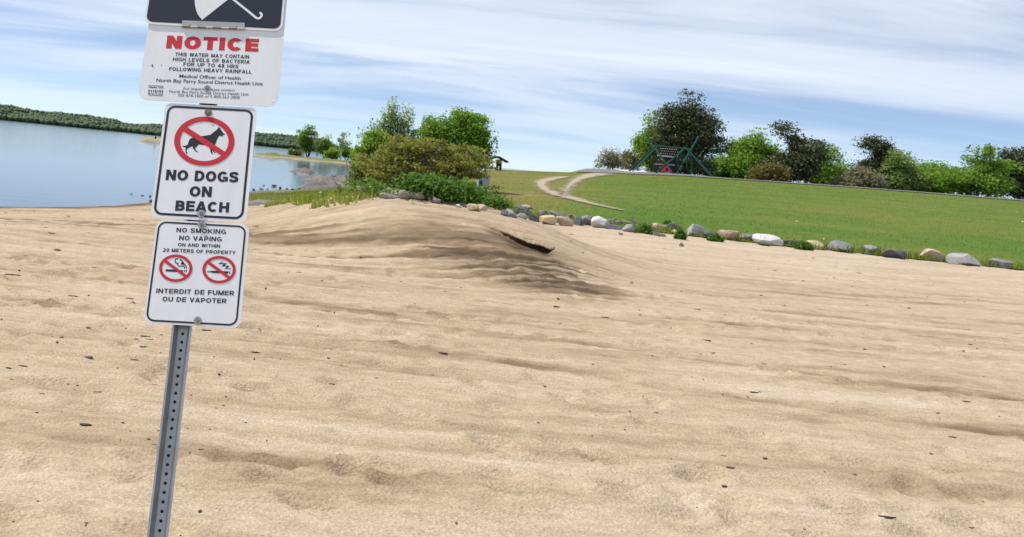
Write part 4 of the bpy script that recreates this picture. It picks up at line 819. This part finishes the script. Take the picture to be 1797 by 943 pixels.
def rect_px(tl, tr, bl, br):
    """best upright rectangle through four photo corners (as edge points): returns u0, v0, u1, v1"""
    a, b_, c, d = (uv(*q) for q in (tl, tr, bl, br)); return (a.x + c.x) / 2, (c.y + d.y) / 2, (b_.x + d.x) / 2, (a.y + b_.y) / 2
def screw(px, py, rpx, parent, m=M_STEEL, core=M_RUST):
    c = uv(px, py); r = rpx * 0.001875
    w_ = plate('bolt', [(c.x + r * math.cos(6.283 * i / 20), c.y + r * math.sin(6.283 * i / 20)) for i in range(20)], 0.0, 0.0035, m, parent)
    h6 = plate('bolt_head', [(c.x + r * .5 * math.cos(6.283 * i / 6 + .3), c.y + r * .5 * math.sin(6.283 * i / 6 + .3)) for i in range(6)], 0.0035, 0.008, core, parent)
# post: a galvanised channel running down into the sand
foot = 0.0
while True:
    q = P0 + ey * foot
    if q.z < hh(q.x, max(q.y, 1.6)) - 0.35 or foot < -4: break
    foot -= 0.05
pu = -0.004
bm = bmesh.new(); prof = [(-.030, -.004), (-.024, -.004), (-.014, -.030), (.014, -.030), (.024, -.004), (.030, -.004), (.030, -.008), (.026, -.009), (.0165, -.035), (-.0165, -.035), (-.026, -.009), (-.030, -.008)]
lo = [bm.verts.new((pu + x, foot, z)) for x, z in prof]; hi = [bm.verts.new((pu + x, 0.62, z)) for x, z in prof]
for i in range(len(prof)): j = (i + 1) % len(prof); bm.faces.new((lo[i], lo[j], hi[j], hi[i]))
bm.faces.new(hi); bm.faces.new(lo[::-1]); bmesh.ops.recalc_face_normals(bm, faces=bm.faces); link('post', bm_mesh('post', bm), M_STEEL, sp)

M_HOLE = mat('post_hole', (0.02, 0.02, 0.02), 0.9)
for i in range(40):
    v_ = -0.60 - i * 0.0254
    if v_ > foot + .1: plate('post_hole', [(pu + .0048 * math.cos(6.283 * k / 12), v_ + .0048 * math.sin(6.283 * k / 12)) for k in range(12)], -0.0301, -0.0296, M_HOLE, sp)
# upper notice
u0, v0, u1, v1 = rect_px((256, 36), (498.5, 44), (247, 176), (489, 188)); v0 = (uv(261, 178).y + uv(473, 186.8).y) / 2
A_ = plate('notice_panel', rrect(u0, v0, u1, 0.66, 0.036), 0.0, 0.0025, M_WHITE, sp); A_['label'] = 'white upper notice panel with red heading'
Z = 0.0031
block('NOTICE', 291.3, 85.8, 453.3, 92, 22.6, M_RED, A_, Z, 0.27, 0.11)
for s, a, b_, c, d in (('THIS WATER MAY CONTAIN', 307.2, 99.2, 437, 104.1), ('HIGH LEVELS OF BACTERIA', 303.3, 107.9, 438.1, 112.9), ('FOR UP TO 48 HRS', 321.7, 116.6, 418.3, 121), ('FOLLOWING HEAVY RAINFALL', 296.7, 125, 441.7, 130.3)): block(s, a, b_, c, d, 6.4, M_BLACK, A_, Z, 0.19, 0.14, 0.5)
text('Medical Officer of Health', 314.7, 137.2, 422.2, 141.3, 5.8, M_BLACK, A_, Z, 0.014); text('North Bay Parry Sound District Health Unit', 274.4, 144.4, 461.1, 151.2, 5.9, M_BLACK, A_, Z, 0.014)
text('For inquiries please contact', 322, 158.4, 412.1, 161.5, 5.0, M_GREYT, A_, Z, 0.004); text('North Bay Parry Sound District Health Unit', 297, 163.7, 436.1, 169, 5.0, M_GREYT, A_, Z, 0.004); text('705-474-1400 or 1-800-563-2808', 311.9, 170.6, 420.5, 174.6, 5.0, M_GREYT, A_, Z, 0.004)
plate('logo_rule', pxpoly([(261, 150.6), (287, 151.6), (287, 152.2), (261, 151.2)]), Z - .0004, Z, M_GREYT, A_); plate('logo_rule', pxpoly([(260.3, 167.6), (286.3, 168.6), (286.3, 169.2), (260.3, 168.2)]), Z - .0004, Z, M_GREYT, A_)
text('Health Unit', 261, 155.1, 287, 156.1, 2.8, M_BLACK, A_, Z, 0.03); text('Bureau de santé', 260.2, 166.2, 286.2, 167.2, 2.4, M_BLACK, A_, Z, 0.03)
for i in range(7):
    x = 261.8 + i * 3.85; y = 160.3 + i * .15; s = 0.8 if i in (1, 2, 4) else 1.0
    plate('logo_figure', pxpoly([(x - .5 * s, y - 2.6 * s), (x + .5 * s, y - 2.6 * s), (x + .6 * s, y - 1.6 * s), (x + 1.2 * s, y - 1.3 * s), (x + 1.1 * s, y + .6 * s), (x + .7 * s, y + 2.8 * s), (x, y + 2.8 * s), (x - .7 * s, y + 2.8 * s), (x - 1.1 * s, y + .6 * s), (x - 1.2 * s, y - 1.3 * s), (x - .6 * s, y - 1.6 * s)]), Z - .0004, Z, M_BLACK, A_)
for (x, y, s) in ((267.5, 116, 2.2), (283.5, 115.5, 1.0), (269, 118.2, 1.1)): plate('scuff', ellipse(x, y, s * .7, s, 9), Z - .0004, Z - .0001, M_GREYT, A_)
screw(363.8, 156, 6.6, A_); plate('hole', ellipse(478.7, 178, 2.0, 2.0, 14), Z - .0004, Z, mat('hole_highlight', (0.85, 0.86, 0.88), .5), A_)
# hinged flap above it
u0, v0, u1, v1 = rect_px((256.5, 0), (499, 8), (255.5, 40), (497.3, 40)); v0 = (uv(269, 46.8).y + uv(482.6, 54.3).y) / 2
B_ = plate('flip_panel', rrect(u0, v0, u1, v0 + 0.42, 0.03), 0.0045, 0.0075, M_WHITE, sp); B_['label'] = 'dark hinged panel with white umbrella at the top'
s_ = 0.0078; plate('dark_field', rrect(u0 + s_, v0 + .0088, u1 - s_, v0 + 0.42 - s_, 0.024), 0.0076, 0.0082, M_NAVY, B_)
can = smoothline([uv(355.3, 37.3), uv(348, 28), uv(344, 17), uv(342.2, 2), uv(344, -20), uv(354, -44), uv(372, -62), uv(396, -72), uv(424, -72), uv(446, -64)]) + [tuple(uv(402, 0.6))]
plate('umbrella_canopy', can, 0.0082, 0.0088, M_WHITE, B_)
hk = smoothline([uv(404, -3), uv(420, 9.6), uv(436, 22.4), uv(446.5, 31), uv(450, 33.8), uv(453.5, 34.8), uv(457.5, 33), uv(459.5, 29), uv(458.3, 26), uv(455.8, 24.6)])
plate('umbrella_handle', stroke(hk, 0.0040), 0.0082, 0.0087, M_WHITE, B_)
H_ = plate('hinge', pxpoly([(320.4, 38.7), (429.6, 42.9), (429.6, 52.2), (320.4, 48.0)]), 0.0083, 0.0105, M_STEEL, sp)
for i in range(8):
    xa = 320.4 + i * 13.65; ya = 48.2 + i * .525
    V, F = [], []; a, b_ = uv(xa + .4, ya + .9), uv(xa + 13.3, ya + 1.4); tube(V, F, [(a.x, a.y, .0085), (b_.x, b_.y, .0085)], .0040, .0040, 10); link('hinge_knuckle', np_mesh('knuckle', V, F, smooth=True), M_STEEL if i % 2 else M_RUST, H_)
for x, y in ((333.5, 45.2), (415, 48.0)): plate('rivet', ellipse(x, y, 1.7, 1.5, 14), 0.0105, 0.0118, M_STEEL, H_)

# dog notice
u0, v0, u1, v1 = rect_px((287, 183), (448, 189), (267, 380), (436.3, 384)); v0 = (uv(271.7, 384.4).y + uv(433, 388.8).y) / 2; v1 = (uv(300, 182).y + uv(433, 187.5).y) / 2
D_ = plate('dog_panel', rrect(u0, v0, u1, v1, 0.022), -0.0035, -0.0010, M_WHITE, sp); D_['label'] = 'white panel forbidding dogs, middle of the stack'; Z = -0.0004
bo = rect_px((289, 200), (441.5, 203), (273.5, 366), (430.5, 374)); t1 = (uv(300, 186).y + uv(432.7, 191.5).y) / 2; b1 = (uv(284, 379).y + uv(417.8, 383.8).y) / 2; w_ = .0077
ringplate('border', rrect(bo[0], b1, bo[2], t1, .027), rrect(bo[0] + w_, b1 + w_, bo[2] - w_, t1 - w_, .0195), Z, M_BLACK, D_)
T_ = lambda X_, Y_: (300 + X_ / 9.825, 200 + Y_ / 9.825)
dog = [(935, 352), (915, 362), (888, 362), (896, 388), (868, 386), (845, 375), (825, 385), (800, 430), (770, 510), (752, 560), (742, 600), (735, 625), (745, 650), (775, 662), (765, 670), (740, 668), (722, 640), (715, 622), (708, 645), (725, 680), (710, 688), (695, 680), (680, 650), (678, 610), (668, 575), (590, 540), (530, 535), (478, 525), (445, 565), (415, 590), (425, 625), (470, 655), (440, 658), (410, 632), (380, 595), (378, 560), (350, 565), (300, 590), (270, 615), (268, 655), (295, 678), (258, 680), (248, 640), (252, 575), (215, 570), (188, 545), (215, 552), (260, 547), (290, 525), (300, 490), (320, 440), (350, 418), (390, 405), (510, 385), (600, 375), (685, 358), (740, 310), (790, 275), (828, 218), (838, 250), (852, 238), (858, 275), (885, 300), (900, 330)]
plate('dog_silhouette', pxpoly([T_(*q) for q in dog]), Z - .0004, Z, M_BLACK, D_)
ringplate('prohibition_ring', ellipse(358.5, 248.2, 52.9, 43.3), ellipse(358.5, 248.2, 42.5, 34.7), Z + .0006, M_RED, D_)
plate('prohibition_bar', pxpoly([(320.5, 229.8), (327.8, 223.0), (396.4, 267.5), (389.4, 273.4)]), Z, Z + .00055, M_RED, D_)
block('NO', 290.3, 316.2, 329.3, 317.6, 18.6, M_BLACK, D_, Z, 0.235, 0.09); block('DOGS', 340.9, 318.0, 417.8, 320.7, 18.6, M_BLACK, D_, Z, 0.235, 0.09); block('O', 332, 345.1, 351.2, 345.6, 18.4, M_BLACK, D_, Z, 0.235); block('N', 353.4, 345.7, 371, 346.2, 18.4, M_BLACK, D_, Z, 0.235); block('BEACH', 306.9, 369.9, 401.3, 373.4, 18.0, M_BLACK, D_, Z, 0.235, 0.09)
screw(365.6, 198, 6.6, D_, M_RUST); screw(353.4, 376, 6.9, D_)

# smoking notice
u0, v0, u1, v1 = rect_px((272.5, 396), (436, 402), (257.8, 526), (427.3, 526)); v1 = (uv(286.4, 386.3).y + uv(425.8, 393).y) / 2; v0 = uv(343, 572).y
E_ = plate('smoking_panel', rrect(u0, v0, u1, v1, 0.026), -0.0035, -0.0010, M_WHITE, sp); E_['label'] = 'white panel forbidding smoking and vaping, lowest of the stack'
bo = rect_px((274.2, 403), (430.9, 408), (262.4, 526), (420.8, 526)); t1 = (uv(291, 389.3).y + uv(418, 395.5).y) / 2; b1 = v0 + .006; w_ = .0056
ringplate('border', rrect(bo[0], b1, bo[2], t1, .026), rrect(bo[0] + w_, b1 + w_, bo[2] - w_, t1 - w_, .0204), Z, M_BLACK, E_)
for s, a, b_, c, d, cap in (('NO SMOKING', 309.2, 407.6, 396.4, 411, 8.0), ('NO VAPING', 314, 421.5, 388.9, 424.1, 8.0), ('ON AND WITHIN', 312, 432.3, 385.8, 435.1, 6.0), ('20 METERS OF PROPERTY', 285.7, 441.9, 413.1, 446.9, 6.3), ('INTERDIT DE FUMER', 273.8, 514.4, 410.3, 518.9, 8.2), ('OU DE VAPOTER', 284.6, 528.8, 397, 532.6, 8.2)): block(s, a, b_, c, d, cap, M_BLACK, E_, Z, 0.19, 0.13, 0.42)
for cx_, cy_ in ((308.4, 471), (384.4, 473.5)):
    ringplate('prohibition_ring', ellipse(cx_, cy_, 29.3, 24.1), ellipse(cx_, cy_, 24.0, 19.3), Z + .0006, M_RED, E_)
    plate('prohibition_bar', pxpoly([(cx_ - 20.2, cy_ - 10.6), (cx_ - 16.6, cy_ - 14.4), (cx_ + 19.4, cy_ + 12.0), (cx_ + 15.8, cy_ + 15.6)]), Z, Z + .00055, M_RED, E_)
C_ = lambda X_, Y_: (272 + X_ / 15.716, 440 + Y_ / 15.716)
for q in ([(300, 512), (775, 540), (765, 600), (290, 572)], [(808, 533), (830, 535), (822, 592), (800, 590)], [(852, 536), (878, 538), (870, 596), (846, 594)]): plate('cigarette', pxpoly([C_(*a) for a in q]), Z - .0004, Z, M_BLACK, E_)
for q in ([(870, 505), (865, 450), (835, 400), (790, 375), (722, 370), (745, 330), (740, 280), (680, 240)], [(632, 225), (580, 235), (552, 280), (565, 325), (600, 345), (652, 350)], [(622, 360), (627, 400), (660, 425), (780, 425), (812, 445), (815, 500)]): plate('smoke_line', stroke(smoothline([uv(*C_(*a)) for a in q], 5), 0.0014), Z - .0004, Z, M_BLACK, E_)
C_ = lambda X_, Y_: (348 + X_ / 15.716, 442 + Y_ / 15.716)
for nm, q in (('vape_pen', [(240, 540), (330, 540), (370, 525), (830, 540), (828, 600), (400, 585), (340, 562), (245, 566)]), ('vape_pen', [(856, 542), (884, 544), (876, 602), (848, 600)]), ('vapour_line', [(690, 250), (620, 312), (780, 318), (720, 380), (855, 385), (795, 455), (908, 462), (872, 490), (868, 470), (732, 470), (790, 402), (642, 402), (702, 336), (545, 336)])): plate(nm, pxpoly([C_(*a) for a in q]), Z - .0004, Z, M_BLACK, E_)
screw(354.1, 395, 7.0, E_)
screw(347, 563, 6.6, E_)
